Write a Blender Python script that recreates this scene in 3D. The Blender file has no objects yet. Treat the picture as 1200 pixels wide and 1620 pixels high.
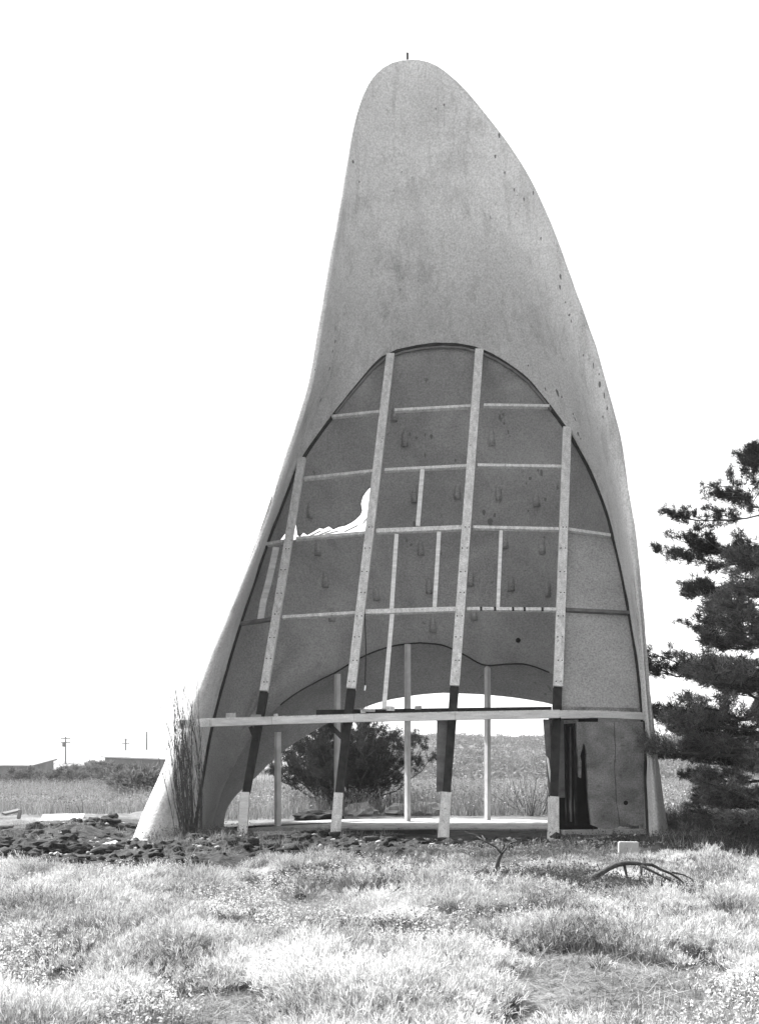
import bpy, bmesh, math, random
import numpy as np
from mathutils import Vector, Matrix
from mathutils.bvhtree import BVHTree
from mathutils import noise as mnoise

random.seed(7); RNG = np.random.default_rng(7)
scene = bpy.context.scene
C = bpy.context.collection

# ------------------------------------------------------------------ camera, sky, sun, exposure
F = 1500.0; HY = 1195.0; EYE = 1.7          # focal length in photo pixels, horizon row, eye height
cam = bpy.data.cameras.new('camera'); cam_o = bpy.data.objects.new('camera', cam); C.objects.link(cam_o)
cam_o.location = (0, 0, EYE); cam_o.rotation_euler = (math.radians(90), 0, 0)
cam.sensor_fit = 'VERTICAL'; cam.sensor_height = 36.0
cam.lens = F / 1620 * 36.0
cam.shift_y = (HY - 810) / 1620.0          # rising front of a view camera: verticals stay vertical
cam.clip_end = 20000; cam.clip_start = 0.05
scene.camera = cam_o
scene.render.resolution_x = 758; scene.render.resolution_y = 1024

SUN_EL, SUN_AZ = math.radians(49), math.radians(51)      # behind the building and to the left
sdir = Vector((-math.sin(SUN_AZ)*math.cos(SUN_EL), math.cos(SUN_AZ)*math.cos(SUN_EL), math.sin(SUN_EL)))
world = bpy.data.worlds.new('World'); scene.world = world; world.use_nodes = True
wn = world.node_tree.nodes; wl = world.node_tree.links
sky = wn.new('ShaderNodeTexSky'); sky.sky_type = 'NISHITA'; sky.sun_disc = False
sky.sun_elevation = SUN_EL; sky.sun_rotation = -SUN_AZ; sky.air_density = 1.0; sky.dust_density = 4.0
bw = wn.new('ShaderNodeRGBToBW')           # the photograph is black and white
bg = wn['Background']; bg.inputs['Strength'].default_value = 0.14
wl.new(sky.outputs[0], bw.inputs[0]); wl.new(bw.outputs[0], bg.inputs['Color'])
sun = bpy.data.lights.new('sun', 'SUN'); sun.energy = 4.0; sun.angle = math.radians(0.5); sun.color = (1, 1, 1)
sun_o = bpy.data.objects.new('sun', sun); C.objects.link(sun_o)
sun_o.rotation_euler = sdir.to_track_quat('Z', 'Y').to_euler(); sun_o.location = sdir*60
scene.view_settings.view_transform = 'Standard'; scene.view_settings.look = 'None'
scene.view_settings.gamma = 1.0; scene.view_settings.use_curve_mapping = False
scene.view_settings.exposure = 1.68

# ------------------------------------------------------------------ helpers
def P(px, py, D):                            # photo pixel + distance -> point
    return Vector(((px-600)/F*D, D, EYE + (HY-py)/F*D))

_tab = RNG.random((256, 256))
def vnoise(x, y, s=1.0, o=0):
    x = np.asarray(x, float)/s + 37.3 + o*11.7; y = np.asarray(y, float)/s + 91.1 + o*5.3
    xi = np.floor(x).astype(int); yi = np.floor(y).astype(int); fx = x-xi; fy = y-yi
    fx = fx*fx*(3-2*fx); fy = fy*fy*(3-2*fy)
    a = _tab[xi % 256, yi % 256]; b = _tab[(xi+1) % 256, yi % 256]; c = _tab[xi % 256, (yi+1) % 256]; d = _tab[(xi+1) % 256, (yi+1) % 256]
    return (a*(1-fx)+b*fx)*(1-fy) + (c*(1-fx)+d*fx)*fy
def sm(t): t = np.clip(t, 0, 1); return t*t*(3-2*t)

def ground_z(x, y):
    x = np.asarray(x, float); y = np.asarray(y, float)
    z = -0.035*np.clip(-x-0.5, 0, 8)*sm((y-8)/8)*(1-sm((y-40)/60))
    z = z + 0.20*(vnoise(x, y, 1.7)-0.5)*sm((y-2)/3)*(1-sm((y-17.2)/1.5)) + 0.05*(vnoise(x, y, .7, 3)-.5)*(1-sm((y-17.2)/1.5))
    # heaped soil in front of and to the left of the building
    m = sm((-x-1.0)/2.5)*sm((y-14.2)/1.2)*(1-sm((y-18.0)/1.0)) * sm((-x+0.0)/1.0)
    z = z + m*(0.05*vnoise(x, y, 1.1, 5) + 0.06*vnoise(x, y, .45, 6) - .03)
    m2 = sm((-x-5.6)/1.0)*sm((y-17)/1.5)*(1-sm((y-29)/3))
    z = z + m2*(0.22*vnoise(x, y, 1.6, 8) + 0.14*vnoise(x, y, .5, 9))
    # the land drops away behind, and rises to a scrubby hill on the right
    d = np.hypot(x, y); r = x/np.maximum(np.abs(y), 1)
    fall = -2.6*sm((y-34)/110) - 3.0*sm((y-150)/500)
    hill = sm((r+0.16)/0.2)*(11.5*sm((y-150)/210))*(1-0.5*sm((y-420)/500))
    z = z + fall + hill + (vnoise(x, y, 60, 2)-.5)*2.2*sm((y-110)/200) + (vnoise(x, y, 14, 4)-.5)*0.5*sm((y-60)/100)
    return z
def gz(x, y): return float(ground_z(x, y))

def nt(name):
    m = bpy.data.materials.new(name); m.use_nodes = True
    return m, m.node_tree.nodes, m.node_tree.links, m.node_tree.nodes['Principled BSDF']
def mat(name, lo, hi, scale=6, detail=8, rough=.9, bump=.0, bscale=40, grain=0.0, gscale=160, spots=None, distort=0, stretch=None):
    """grey procedural material: fractal mottling lo..hi, fine grain, optional dark spots, bump"""
    m, n, l, b = nt(name)
    tc = n.new('ShaderNodeTexCoord'); vec = tc.outputs['Object']
    if stretch:
        mp = n.new('ShaderNodeMapping'); mp.inputs['Scale'].default_value = stretch; l.new(vec, mp.inputs[0]); vec = mp.outputs[0]
    no = n.new('ShaderNodeTexNoise'); no.inputs['Scale'].default_value = scale; no.inputs['Detail'].default_value = detail
    no.inputs['Roughness'].default_value = .62; no.inputs['Distortion'].default_value = distort
    l.new(vec, no.inputs['Vector'])
    rp = n.new('ShaderNodeValToRGB'); rp.color_ramp.elements[0].position = .32; rp.color_ramp.elements[1].position = .68
    rp.color_ramp.elements[0].color = (lo, lo, lo, 1); rp.color_ramp.elements[1].color = (hi, hi, hi, 1)
    l.new(no.outputs['Fac'], rp.inputs[0]); col = rp.outputs[0]
    if grain:
        g = n.new('ShaderNodeTexNoise'); g.inputs['Scale'].default_value = gscale; g.inputs['Detail'].default_value = 2; l.new(tc.outputs['Object'], g.inputs['Vector'])
        mr = n.new('ShaderNodeMapRange'); mr.inputs['From Min'].default_value = .3; mr.inputs['From Max'].default_value = .7
        mr.inputs['To Min'].default_value = 1-grain; mr.inputs['To Max'].default_value = 1+grain; l.new(g.outputs['Fac'], mr.inputs[0])
        mx = n.new('ShaderNodeMix'); mx.data_type = 'RGBA'; mx.blend_type = 'MULTIPLY'; mx.inputs[0].default_value = 1
        l.new(col, mx.inputs[6]); l.new(mr.outputs[0], mx.inputs[7]); col = mx.outputs[2]
    if spots:
        for (sc, th, dark, *strch) in spots:
            s = n.new('ShaderNodeTexNoise'); s.inputs['Scale'].default_value = sc; s.inputs['Detail'].default_value = 5; s.inputs['Roughness'].default_value = .7; sv = tc.outputs['Object']
            if strch:
                mps = n.new('ShaderNodeMapping'); mps.inputs['Scale'].default_value = strch[0]; l.new(sv, mps.inputs[0]); sv = mps.outputs[0]
            l.new(sv, s.inputs['Vector'])
            mr = n.new('ShaderNodeMapRange'); mr.inputs['From Min'].default_value = th; mr.inputs['From Max'].default_value = th+.05
            mr.inputs['To Min'].default_value = 1; mr.inputs['To Max'].default_value = dark; l.new(s.outputs['Fac'], mr.inputs[0])
            mx = n.new('ShaderNodeMix'); mx.data_type = 'RGBA'; mx.blend_type = 'MULTIPLY'; mx.inputs[0].default_value = 1
            l.new(col, mx.inputs[6]); l.new(mr.outputs[0], mx.inputs[7]); col = mx.outputs[2]
    l.new(col, b.inputs['Base Color']); b.inputs['Roughness'].default_value = rough
    b.inputs['Specular IOR Level'].default_value = .25
    if bump:
        bn = n.new('ShaderNodeTexNoise'); bn.inputs['Scale'].default_value = bscale; bn.inputs['Detail'].default_value = 6; l.new(tc.outputs['Object'], bn.inputs['Vector'])
        bp = n.new('ShaderNodeBump'); bp.inputs['Strength'].default_value = bump; bp.inputs['Distance'].default_value = .03
        l.new(bn.outputs['Fac'], bp.inputs['Height']); l.new(bp.outputs[0], b.inputs['Normal'])
    return m
def leafmat(name, lo, hi, trans=.3, scale=.9):
    m, n, l, b = nt(name); n.remove(b); out = n['Material Output']
    g = n.new('ShaderNodeNewGeometry'); no = n.new('ShaderNodeTexNoise'); no.inputs['Scale'].default_value = scale; no.inputs['Detail'].default_value = 4
    l.new(g.outputs['Position'], no.inputs['Vector'])
    ad = n.new('ShaderNodeMath'); ad.operation = 'MULTIPLY_ADD'; ad.inputs[1].default_value = .55; l.new(g.outputs['Random Per Island'], ad.inputs[0])
    sb = n.new('ShaderNodeMath'); sb.operation = 'MULTIPLY_ADD'; sb.inputs[1].default_value = 1.3; sb.inputs[2].default_value = -.4; l.new(no.outputs['Fac'], sb.inputs[0]); l.new(sb.outputs[0], ad.inputs[2])
    rp = n.new('ShaderNodeValToRGB'); rp.color_ramp.elements[0].color = (lo, lo, lo, 1); rp.color_ramp.elements[1].color = (hi, hi, hi, 1)
    rp.color_ramp.elements[0].position = .1; rp.color_ramp.elements[1].position = .9
    l.new(ad.outputs[0], rp.inputs[0])
    d = n.new('ShaderNodeBsdfDiffuse'); t = n.new('ShaderNodeBsdfTranslucent'); mx = n.new('ShaderNodeMixShader'); mx.inputs[0].default_value = trans
    l.new(rp.outputs[0], d.inputs[0]); l.new(rp.outputs[0], t.inputs[0]); l.new(d.outputs[0], mx.inputs[1]); l.new(t.outputs[0], mx.inputs[2]); l.new(mx.outputs[0], out.inputs[0])
    return m

M = {}
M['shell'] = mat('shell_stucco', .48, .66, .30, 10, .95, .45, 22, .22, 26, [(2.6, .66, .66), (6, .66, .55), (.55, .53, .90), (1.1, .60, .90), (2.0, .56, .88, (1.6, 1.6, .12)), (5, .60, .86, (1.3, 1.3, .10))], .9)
M['inner'] = mat('darker_inner_concrete', .23, .37, .5, 9, .95, .35, 30, .22, 26, [(2.2, .66, .6), (6, .69, .4), (1.0, .62, .8)], .6)  # darker tone for the shell behind the glazed wall
M['soffit'] = mat('soffit_crease_shade', .17, .27, .5, 9, .95, .35, 30, .22, 26, [(2.2, .66, .6), (6, .69, .5)], .6)  # inner concrete repeated darker: crease shade under the rear flare is painted
M['plaster'] = mat('old_plaster', .12, .32, 1.6, 12, .95, .5, 25, .30, 32, [(4, .60, .55), (9, .66, .5)], .8)
M['board'] = mat('wall_board', .32, .42, .8, 7, .9, .1, 30, .28, 28, [(3, .68, .7)])
M['paint'] = mat('weathered_white_paint', .46, .74, 4, 10, .8, .3, 60, .2, 40, [(9, .62, .5), (22, .64, .5)], 0, (3, 3, .5))
M['beam'] = mat('weathered_fascia', .54, .80, 2.2, 9, .8, .2, 40, .08, 60, [(6, .68, .6)], 0, (1, 1, 6))
M['dark'] = mat('dark_timber_and_gap_shade', .012, .035, 5, 6, .9, .2, 40)  # dark timber parts; also the painted shadow gap along the arch
M['midtimber'] = mat('grey_timber', .10, .20, 4, 7, .9, .2, 40, .1, 50)
M['black'] = mat('black_board_and_shade', .006, .014, 5, 5, .95)  # black parts; also the painted dark of the door recess and round hole
M['spall'] = mat('spalled_concrete', .08, .26, 9, 8, .95, .5, 40)
M['white'] = mat('white_sheet', .92, .97, 4, 6, .6, .2, 30)
M['post'] = mat('rear_post_paint', .5, .68, 4, 8, .8, .2, 50)
M['slab'] = mat('concrete_slab', .22, .38, 1.2, 10, .95, .5, 25, .2, 40, [(3, .58, .4)])
M['soil'] = mat('turned_soil', .014, .055, 3.5, 10, 1, .9, 18, .3, 30)
M['rock'] = mat('pale_rubble', .28, .45, 3, 9, .95, .7, 14)
M['block'] = mat('concrete_block', .38, .48, 5, 8, .95, .4, 40, .1, 90)
M['plank'] = mat('weathered_plank', .30, .5, 5, 8, .9, .3, 50, 0, 0, None, 0, (1, 1, 1))
M['bark'] = mat('bark', .03, .08, 9, 8, .95, .6, 40)
M['twig'] = mat('grey_twig', .04, .10, 9, 6, .95)
M['deadwood'] = mat('dead_wood', .03, .10, 7, 8, .95, .6, 40)
M['needle_dark'] = leafmat('needles_dark', .014, .045, .12)
M['needle_grey'] = leafmat('needles_grey', .04, .20, .15)
M['pinyon'] = leafmat('pinyon_leaves', .025, .06, .12)
M['straw'] = leafmat('dry_grass_blades', .045, .42, .18, 1.3)
M['heads'] = leafmat('grass_seed_heads', .10, .86, .28, 1.0)  # pale awns, whitened further so sunlit tuft tops are in the colour
M['litter'] = leafmat('grass_litter', .06, .34, .15, 2.5)
M['weed'] = leafmat('field_weed_blades', .07, .42, .22, .5)
M['weed_dark'] = leafmat('dark_weed_leaves', .05, .12, .2)
M['scrub'] = leafmat('scrub_leaves', .07, .24, .15, .06)
M['pole'] = mat('creosoted_pole', .05, .08, 3, 6, .9)
M['metal'] = mat('rusty_pipe', .05, .09, 9, 6, .8)
M['roof'] = mat('pale_roof', .72, .8, .4, 4, .7)
M['shedwall'] = mat('shed_wall', .14, .22, .8, 8, .95)
M['brickwall'] = mat('block_building', .13, .24, .7, 8, .95)
M['hill'] = mat('far_hill', .14, .26, .004, 9, 1)

def tag(o, label=None, cat=None, group=None, kind=None):
    if label: o['label'] = label
    if cat: o['category'] = cat
    if group: o['group'] = group
    if kind: o['kind'] = kind
    return o
def empty(name, loc, **k):
    o = bpy.data.objects.new(name, None); C.objects.link(o); o.location = loc; o.empty_display_size = .2
    return tag(o, **k)
def link(name, me, m, parent=None, **k):
    o = bpy.data.objects.new(name, me); C.objects.link(o)
    if m is not None and not me.materials: me.materials.append(m)
    if parent is not None:
        o.parent = parent
        o.location = -world_loc(parent)
    return tag(o, **k)
def world_loc(o):
    v = Vector(o.location); p = o.parent
    while p is not None: v += Vector(p.location); p = p.parent
    return v
def pymesh(name, v, f, smooth=False):
    me = bpy.data.meshes.new(name); me.from_pydata([tuple(a) for a in v], [], f); me.validate()
    if smooth: me.polygons.foreach_set('use_smooth', [True]*len(me.polygons))
    return me
def npmesh(name, V, T):                       # V (n,3), T (m,3) triangles
    me = bpy.data.meshes.new(name); V = np.ascontiguousarray(V, np.float32); T = np.ascontiguousarray(T, np.int32)
    me.vertices.add(len(V)); me.vertices.foreach_set('co', V.ravel())
    me.loops.add(T.size); me.loops.foreach_set('vertex_index', T.ravel())
    me.polygons.add(len(T)); me.polygons.foreach_set('loop_start', np.arange(0, T.size, 3, dtype=np.int32))
    me.update(calc_edges=True)
    return me

class MB:
    def __init__(s): s.v = []; s.f = []
    def add(s, v, f):
        b = len(s.v); s.v += [tuple(x) for x in v]; s.f += [tuple(i+b for i in q) for q in f]
    def hexa(s, c8): s.add(c8, [(0,3,2,1),(4,5,6,7),(0,1,5,4),(1,2,6,5),(2,3,7,6),(3,0,4,7)])
    def bar(s, a, b, w, d, n=Vector((0,-1,0)), w2=None, bevel=0):     # box from a to b, w across the view, d along n (behind a-b's face)
        a = Vector(a); b = Vector(b); t = (b-a).normalized(); side = t.cross(n).normalized(); nn = side.cross(t).normalized()
        if nn.dot(n) < 0: nn = -nn
        w2 = w if w2 is None else w2
        c = []
        for p, ww in ((a, w), (b, w2)):
            c += [p-side*ww/2, p+side*ww/2, p+side*ww/2-nn*d, p-side*ww/2-nn*d]
        s.hexa(c)
    def tube(s, pts, rad, n=6, cap=True):
        pts = [Vector(p) for p in pts]; rings = []; b = len(s.v)
        for i, p in enumerate(pts):
            t = (pts[min(i+1, len(pts)-1)] - pts[max(i-1, 0)])
            t = t.normalized() if t.length > 1e-9 else Vector((0,0,1))
            u = t.cross(Vector((.31,.77,.2)) if abs(t.z) > .8 else Vector((0,0,1))).normalized(); w = t.cross(u)
            r = rad[i] if isinstance(rad, (list, tuple)) else rad
            for k in range(n):
                a = 2*math.pi*k/n; s.v.append(tuple(p+u*math.cos(a)*r+w*math.sin(a)*r))
        for i in range(len(pts)-1):
            for k in range(n):
                s.f.append((b+i*n+k, b+i*n+(k+1) % n, b+(i+1)*n+(k+1) % n, b+(i+1)*n+k))
        if cap: s.f.append(tuple(b+k for k in range(n))[::-1]); s.f.append(tuple(b+(len(pts)-1)*n+k for k in range(n)))
    def poly(s, pts, d):                       # flat polygon extruded by vector d
        n = len(pts); pts = [Vector(p) for p in pts]; d = Vector(d)
        s.add(pts+[p+d for p in pts], [tuple(range(n)), tuple(range(2*n-1, n-1, -1))] + [(i, n+i, n+(i+1) % n, (i+1) % n) for i in range(n)])
    def build(s, name, m, parent=None, smooth=False, **k):
        me = pymesh(name, s.v, s.f, smooth)
        bm = bmesh.new(); bm.from_mesh(me); bmesh.ops.recalc_face_normals(bm, faces=bm.faces[:]); bm.to_mesh(me); bm.free()
        return link(name, me, m, parent, **k)

# ------------------------------------------------------------------ ground
def axis(lo_far, lo_near, hi_near, hi_far, step, n):
    mid = np.arange(lo_near, hi_near, step)
    a = lo_near - np.geomspace(step, lo_near-lo_far, n)[::-1]; b = hi_near + np.geomspace(step*.5, hi_far-hi_near, n)
    return np.concatenate([a, mid, b])
xs = axis(-4200, -13, 13, 4200, .16, 70); ys = axis(-400, 4, 28, 4200, .16, 80)
X, Y = np.meshgrid(xs, ys); Z = ground_z(X, Y)
nx, ny = len(xs), len(ys)
V = np.stack([X.ravel(), Y.ravel(), Z.ravel()], 1)
i = (np.arange(ny-1)[:, None]*nx + np.arange(nx-1)[None]).ravel()
T = np.concatenate([np.stack([i, i+1, i+nx+1], 1), np.stack([i, i+nx+1, i+nx], 1)])
me = npmesh('ground', V, T); me.polygons.foreach_set('use_smooth', [True]*len(me.polygons))
gm, n, l, b = nt('ground_soil')
g = n.new('ShaderNodeNewGeometry')
def gnoise(sc, det, lo, hi):
    no = n.new('ShaderNodeTexNoise'); no.inputs['Scale'].default_value = sc; no.inputs['Detail'].default_value = det; no.inputs['Roughness'].default_value = .65
    l.new(g.outputs['Position'], no.inputs['Vector']); mr = n.new('ShaderNodeMapRange'); mr.inputs['From Min'].default_value = .35; mr.inputs['From Max'].default_value = .65
    mr.inputs['To Min'].default_value = lo; mr.inputs['To Max'].default_value = hi; l.new(no.outputs['Fac'], mr.inputs[0]); return mr.outputs[0]
def mth(op, a, b_):
    q = n.new('ShaderNodeMath'); q.operation = op
    for k, v in enumerate((a, b_)):
        if isinstance(v, (int, float)): q.inputs[k].default_value = v
        else: l.new(v, q.inputs[k])
    return q.outputs[0]
base = mth('ADD', gnoise(.45, 8, .08, .18), gnoise(9, 6, -.04, .04))
# bare dark turned earth lies in a strip round the building (its real colour there)
sx = n.new('ShaderNodeSeparateXYZ'); l.new(g.outputs['Position'], sx.inputs[0])
wob = gnoise(.6, 5, -.8, .8)
def band(v, lo, hi, soft):
    a = n.new('ShaderNodeMapRange'); a.inputs['From Min'].default_value = lo-soft; a.inputs['From Max'].default_value = lo+soft; l.new(v, a.inputs[0])
    c = n.new('ShaderNodeMapRange'); c.inputs['From Min'].default_value = hi-soft; c.inputs['From Max'].default_value = hi+soft; c.inputs['To Min'].default_value = 1; c.inputs['To Max'].default_value = 0; l.new(v, c.inputs[0])
    return mth('MULTIPLY', a.outputs[0], c.outputs[0])
farm = n.new('ShaderNodeMapRange'); farm.inputs['From Min'].default_value = 130; farm.inputs['From Max'].default_value = 190; l.new(sx.outputs[1], farm.inputs[0])
fm = n.new('ShaderNodeMix'); fm.data_type = 'FLOAT'; l.new(farm.outputs[0], fm.inputs[0]); l.new(base, fm.inputs[2]); l.new(gnoise(.03, 8, .08, .17), fm.inputs[3]); base = fm.outputs[0]
mask = mth('MULTIPLY', band(mth('ADD', sx.outputs[1], wob), 14.6, 25.4, .5), band(mth('ADD', sx.outputs[0], wob), -11.5, 10.5, 1.0))
mxg = n.new('ShaderNodeMix'); mxg.data_type = 'FLOAT'; l.new(mask, mxg.inputs[0]); l.new(base, mxg.inputs[2]); l.new(gnoise(3, 8, .025, .08), mxg.inputs[3])
l.new(mxg.outputs[0], b.inputs['Base Color']); b.inputs['Roughness'].default_value = 1; b.inputs['Specular IOR Level'].default_value = .1
bn = n.new('ShaderNodeTexNoise'); bn.inputs['Scale'].default_value = 14; bn.inputs['Detail'].default_value = 8; l.new(g.outputs['Position'], bn.inputs['Vector'])
bp = n.new('ShaderNodeBump'); bp.inputs['Strength'].default_value = .7; bp.inputs['Distance'].default_value = .06; l.new(bn.outputs['Fac'], bp.inputs['Height']); l.new(bp.outputs[0], b.inputs['Normal'])
link('ground', me, gm, kind='structure')

def ridge(name, D, x0, x1, base, top, seed, depth=500):
    r = np.random.default_rng(seed); N = 160; K = 6; xx = np.linspace(x0, x1, N)
    h = base + (top-base)*(0.45 + .35*vnoise(xx, xx*0+seed, (x1-x0)/5) + .2*vnoise(xx, xx*0+seed*3, (x1-x0)/22))*np.clip(np.minimum((xx-x0), (x1-xx))/((x1-x0)*.12), 0, 1)**.6
    v = []; f = []
    for k in range(K):
        s = [0, .3, .6, 1, .6, 0][k]; yy = D + depth*[0, .18, .38, .5, .7, 1][k]
        for q in range(N): v.append((xx[q], yy, -30 + (h[q]*(.9+.1*vnoise(xx[q], yy, 90))+30)*s))
    for k in range(K-1):
        for q in range(N-1): f.append((k*N+q, k*N+q+1, (k+1)*N+q+1, (k+1)*N+q))
    return link(name, pymesh(name, v, f, True), M['hill'], kind='structure')
ridge('hills', 2300, -2600, 600, -6, 46, 3, 700)
ridge('hills', 1500, -1100, -150, -8, 17, 12, 300)
ridge('hills', 1200, 100, 1500, -6, 36, 21, 500)

# ------------------------------------------------------------------ the concrete shell building
B = empty('shell_building', (0.4, 20.0, 0), label='tall ruined concrete shell building shaped like a leaning sail', cat='building')
LEAN = F/(HY+2850)
D0x = [250, 300, 385, 527, 700, 874, 1022, 1100]; D0y = [20.6, 20.3, 19.85, 19.4, 19.15, 19.12, 19.45, 19.8]
def Wd(px, py, off=0.0):
    xb = 1016 + (px-1016)*(1328+2850)/(py+2850)
    d0 = float(np.interp(xb, D0x, D0y)) + off
    return (d0 + LEAN*EYE)/(1 - LEAN*(HY-py)/F)
def W(px, py, off=0.0): return P(px, py, Wd(px, py, off))
WN = Vector((-.06, -1, LEAN)).normalized()      # outward normal of the leaning glazed wall

rimL = [(200,1352,19.55),(232,1272,19.62),(263,1202,19.7),(287,1130,19.75),(307,1080,19.8),(332,1020,19.85),(358,965,19.9),(398,875,20.0),(432,790,20.05),(465,700,20.1),(486,640,20.15),(495,607,20.2),(506,547,20.2),(518,475,20.25),(525,430,20.3),(534,376,20.3),(544,315,20.35),(553,250,20.4),(564,186,20.4),(577,142,20.45),(594,114,20.5),(618,97,20.5),(648,92,20.5)]
rimR = [(678,96,20.5),(704,112,20.45),(734,140,20.4),(768,181,20.3),(798,221,20.2),(822,260,20.1),(840,293,20.0),(858,334,19.95),(876,380,19.9),(896,437,19.85),(912,481,19.8),(930,530,19.75),(950,596,19.65),(966,650,19.6),(984,728,19.5),(1003,830,19.4),(1015,940,19.35),(1024,1060,19.3),(1040,1200,19.25),(1060,1340,19.2)]
archL = [(303,1338),(318,1240),(335,1145),(356,1065),(380,985),(400,925),(421,862),(447,795),(475,730),(500,692),(530,652),(570,603),(610,563),(655,550),(690,545)]
archR = [(730,547),(762,555),(795,572),(830,597),(865,638),(893,675),(918,715),(940,760),(958,805),(970,850),(984,910),(995,970),(1008,1050),(1015,1120),(1021,1220),(1026,1332)]
c2L = [(333,1320,22.6),(345,1272,22.7),(365,1222,22.8),(398,1165,22.9),(440,1118,23.0),(490,1084,23.2),(530,1064,23.4),(560,1046,23.6),(600,1028,23.9),(640,1019,24.2),(665,1017,24.3)]
c2R = [(700,1021,24.4),(730,1034,24.45),(766,1052,24.5),(800,1051,24.4),(830,1051,24.3),(868,1064,24.1),(930,1095,23.4),(985,1150,22.4),(1010,1220,21.8),(1016,1325,21.3)]
c3L = [(352,1314,24.2),(362,1275,24.3),(400,1234,24.4),(440,1195,24.5),(490,1160,24.7),(530,1139,24.85),(590,1114,25.0),(650,1101,25.15),(700,1096,25.2)]
c3R = [(780,1100,25.2),(840,1108,25.2),(880,1116,25.1),(930,1135,25.0),(975,1180,24.8),(998,1240,24.4),(1006,1312,24.2)]
def resample(pts, n):
    a = np.array([tuple(p) for p in pts]); s = np.concatenate([[0], np.cumsum(np.linalg.norm(np.diff(a, axis=0), axis=1))]); s /= s[-1]
    # smooth (Catmull-Rom) resampling
    t = np.linspace(0, 1, n); out = np.zeros((n, 3))
    m = np.gradient(a, s, axis=0)
    k = np.clip(np.searchsorted(s, t, side='right')-1, 0, len(s)-2); h = s[k+1]-s[k]; u = ((t-s[k])/h)[:, None]; h = h[:, None]
    return (2*u**3-3*u**2+1)*a[k] + (u**3-2*u**2+u)*h*m[k] + (-2*u**3+3*u**2)*a[k+1] + (u**3-u**2)*h*m[k+1]
NH = 90
def curve(L, R): 
    R = [L[-1]]+R
    return np.concatenate([resample(L, NH+1)[:-1], resample(R, NH+1)])
def smooth(c, it=8):
    c = c.copy()
    for _ in range(it): c[1:-1] = c[1:-1]*.5 + (c[:-2]+c[2:])*.25
    return c
def lift(p):
    x, y, D = p; return (x, y, D + 1.7*float(sm(np.array((860-y)/760.))))
rimL = [lift(p) for p in rimL]; rimR = [lift(p) for p in rimR]
C0 = smooth(curve([P(*p) for p in rimL], [P(*p) for p in rimR]), 3)
C1 = curve([W(*p) for p in archL], [W(*p) for p in archR])
C2 = curve([P(*p) for p in c2L], [P(*p) for p in c2R])
C3 = curve([P(*p) for p in c3L], [P(*p) for p in c3R])
n_ = len(C0); tt = np.linspace(0, 1, n_)
# rolled lip: the ridge stands nearest the viewer, the rim rolls away behind it (fades out towards the tip)
roll = np.clip(np.abs(tt-.5)*2, 0, 1); roll = sm((roll-.28)/.55)
CR = C0*.70 + C1*.30
CR[:, 1] = C0[:, 1]*.9 + C1[:, 1]*.1
# keep the ridge's image position: between rim and arch line
def pix(p): return np.stack([600+p[:, 0]/p[:, 1]*F, HY-(p[:, 2]-EYE)/p[:, 1]*F], 1)
p0, p1 = pix(C0), pix(C1)
fr = np.where(tt < .5, .30, .40)[:, None]; pr = p0*(1-fr)+p1*fr
dr = C0[:, 1]*.86 + C1[:, 1]*.14
CR = np.stack([(pr[:, 0]-600)/F*dr, dr, EYE+(HY-pr[:, 1])/F*dr], 1)
back = (0.42*roll)[:, None]*np.array([[0, 1, 0]])
sc = ((C0[:, 1:2]+back[:, 1:2])/C0[:, 1:2])
C0b = C0.copy(); C0b = np.array([0, 0, EYE]) + (C0-np.array([0, 0, EYE]))*sc
Cm = C1*.5+C2*.5; bulge = np.sin(np.pi*np.clip(tt, 0, 1))**.7
Cm[:, 1] += 0.55*bulge; Cm[:, 0] += .6*np.sin(np.pi*tt)*np.cos(np.pi*tt)
Cn = C2*.5+C3*.5; Cn[:, 2] += .10*bulge
ctrl = [C0b, CR, C1, Cm, C2, Cn, C3]; segs = [10, 14, 22, 22, 6, 6]
ctr = np.stack(ctrl)
par = np.array([0, .8, 2.6, 5.6, 8.8, 9.7, 10.6])
tan = np.gradient(ctr, par, axis=0)
rows = []
for k in range(len(ctrl)-1):
    h = par[k+1]-par[k]
    for q in range(segs[k]):
        u = q/segs[k]
        rows.append((2*u**3-3*u**2+1)*ctr[k]+(u**3-2*u**2+u)*h*tan[k]+(-2*u**3+3*u**2)*ctr[k+1]+(u**3-u**2)*h*tan[k+1])
rows.append(ctr[-1]); G = np.stack(rows)           # (R, n, 3)
R_ = G.shape[0]
du = np.gradient(G, axis=0); dv = np.gradient(G, axis=1); N = np.cross(du, dv); N /= np.linalg.norm(N, axis=2, keepdims=True)+1e-9
if N[20, n_//2, 1] > 0: N = -N                       # towards the viewer / inside
ang = np.arange(n_)*.35
G = G + N*(0.02*(vnoise(G[:, :, 0]*3, G[:, :, 2]*3, 1.0, 1)-.5))[:, :, None]
TH = .10
Gi = G; Go = G - N*TH
Vv = np.concatenate([Gi.reshape(-1, 3), Go.reshape(-1, 3)]); off = R_*n_
f = []
for a in range(R_-1):
    for c in range(n_-1):
        q = a*n_+c; f.append((q, q+1, q+n_+1, q+n_)); f.append((off+q, off+q+n_, off+q+n_+1, off+q+1))
for c in range(n_-1):
    f.append((c, off+c, off+c+1, c+1)); q = (R_-1)*n_+c; f.append((q, q+1, off+q+1, off+q))
for a in range(R_-1):
    q = a*n_; f.append((q, q+n_, off+q+n_, off+q)); q = a*n_+n_-1; f.append((q, off+q, off+q+n_, q+n_))
sh = MB(); sh.v = [tuple(v) for v in Vv]; sh.f = f
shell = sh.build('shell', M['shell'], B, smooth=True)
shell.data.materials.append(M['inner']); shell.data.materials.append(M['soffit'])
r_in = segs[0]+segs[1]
mi = [0]*len(shell.data.polygons)
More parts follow.
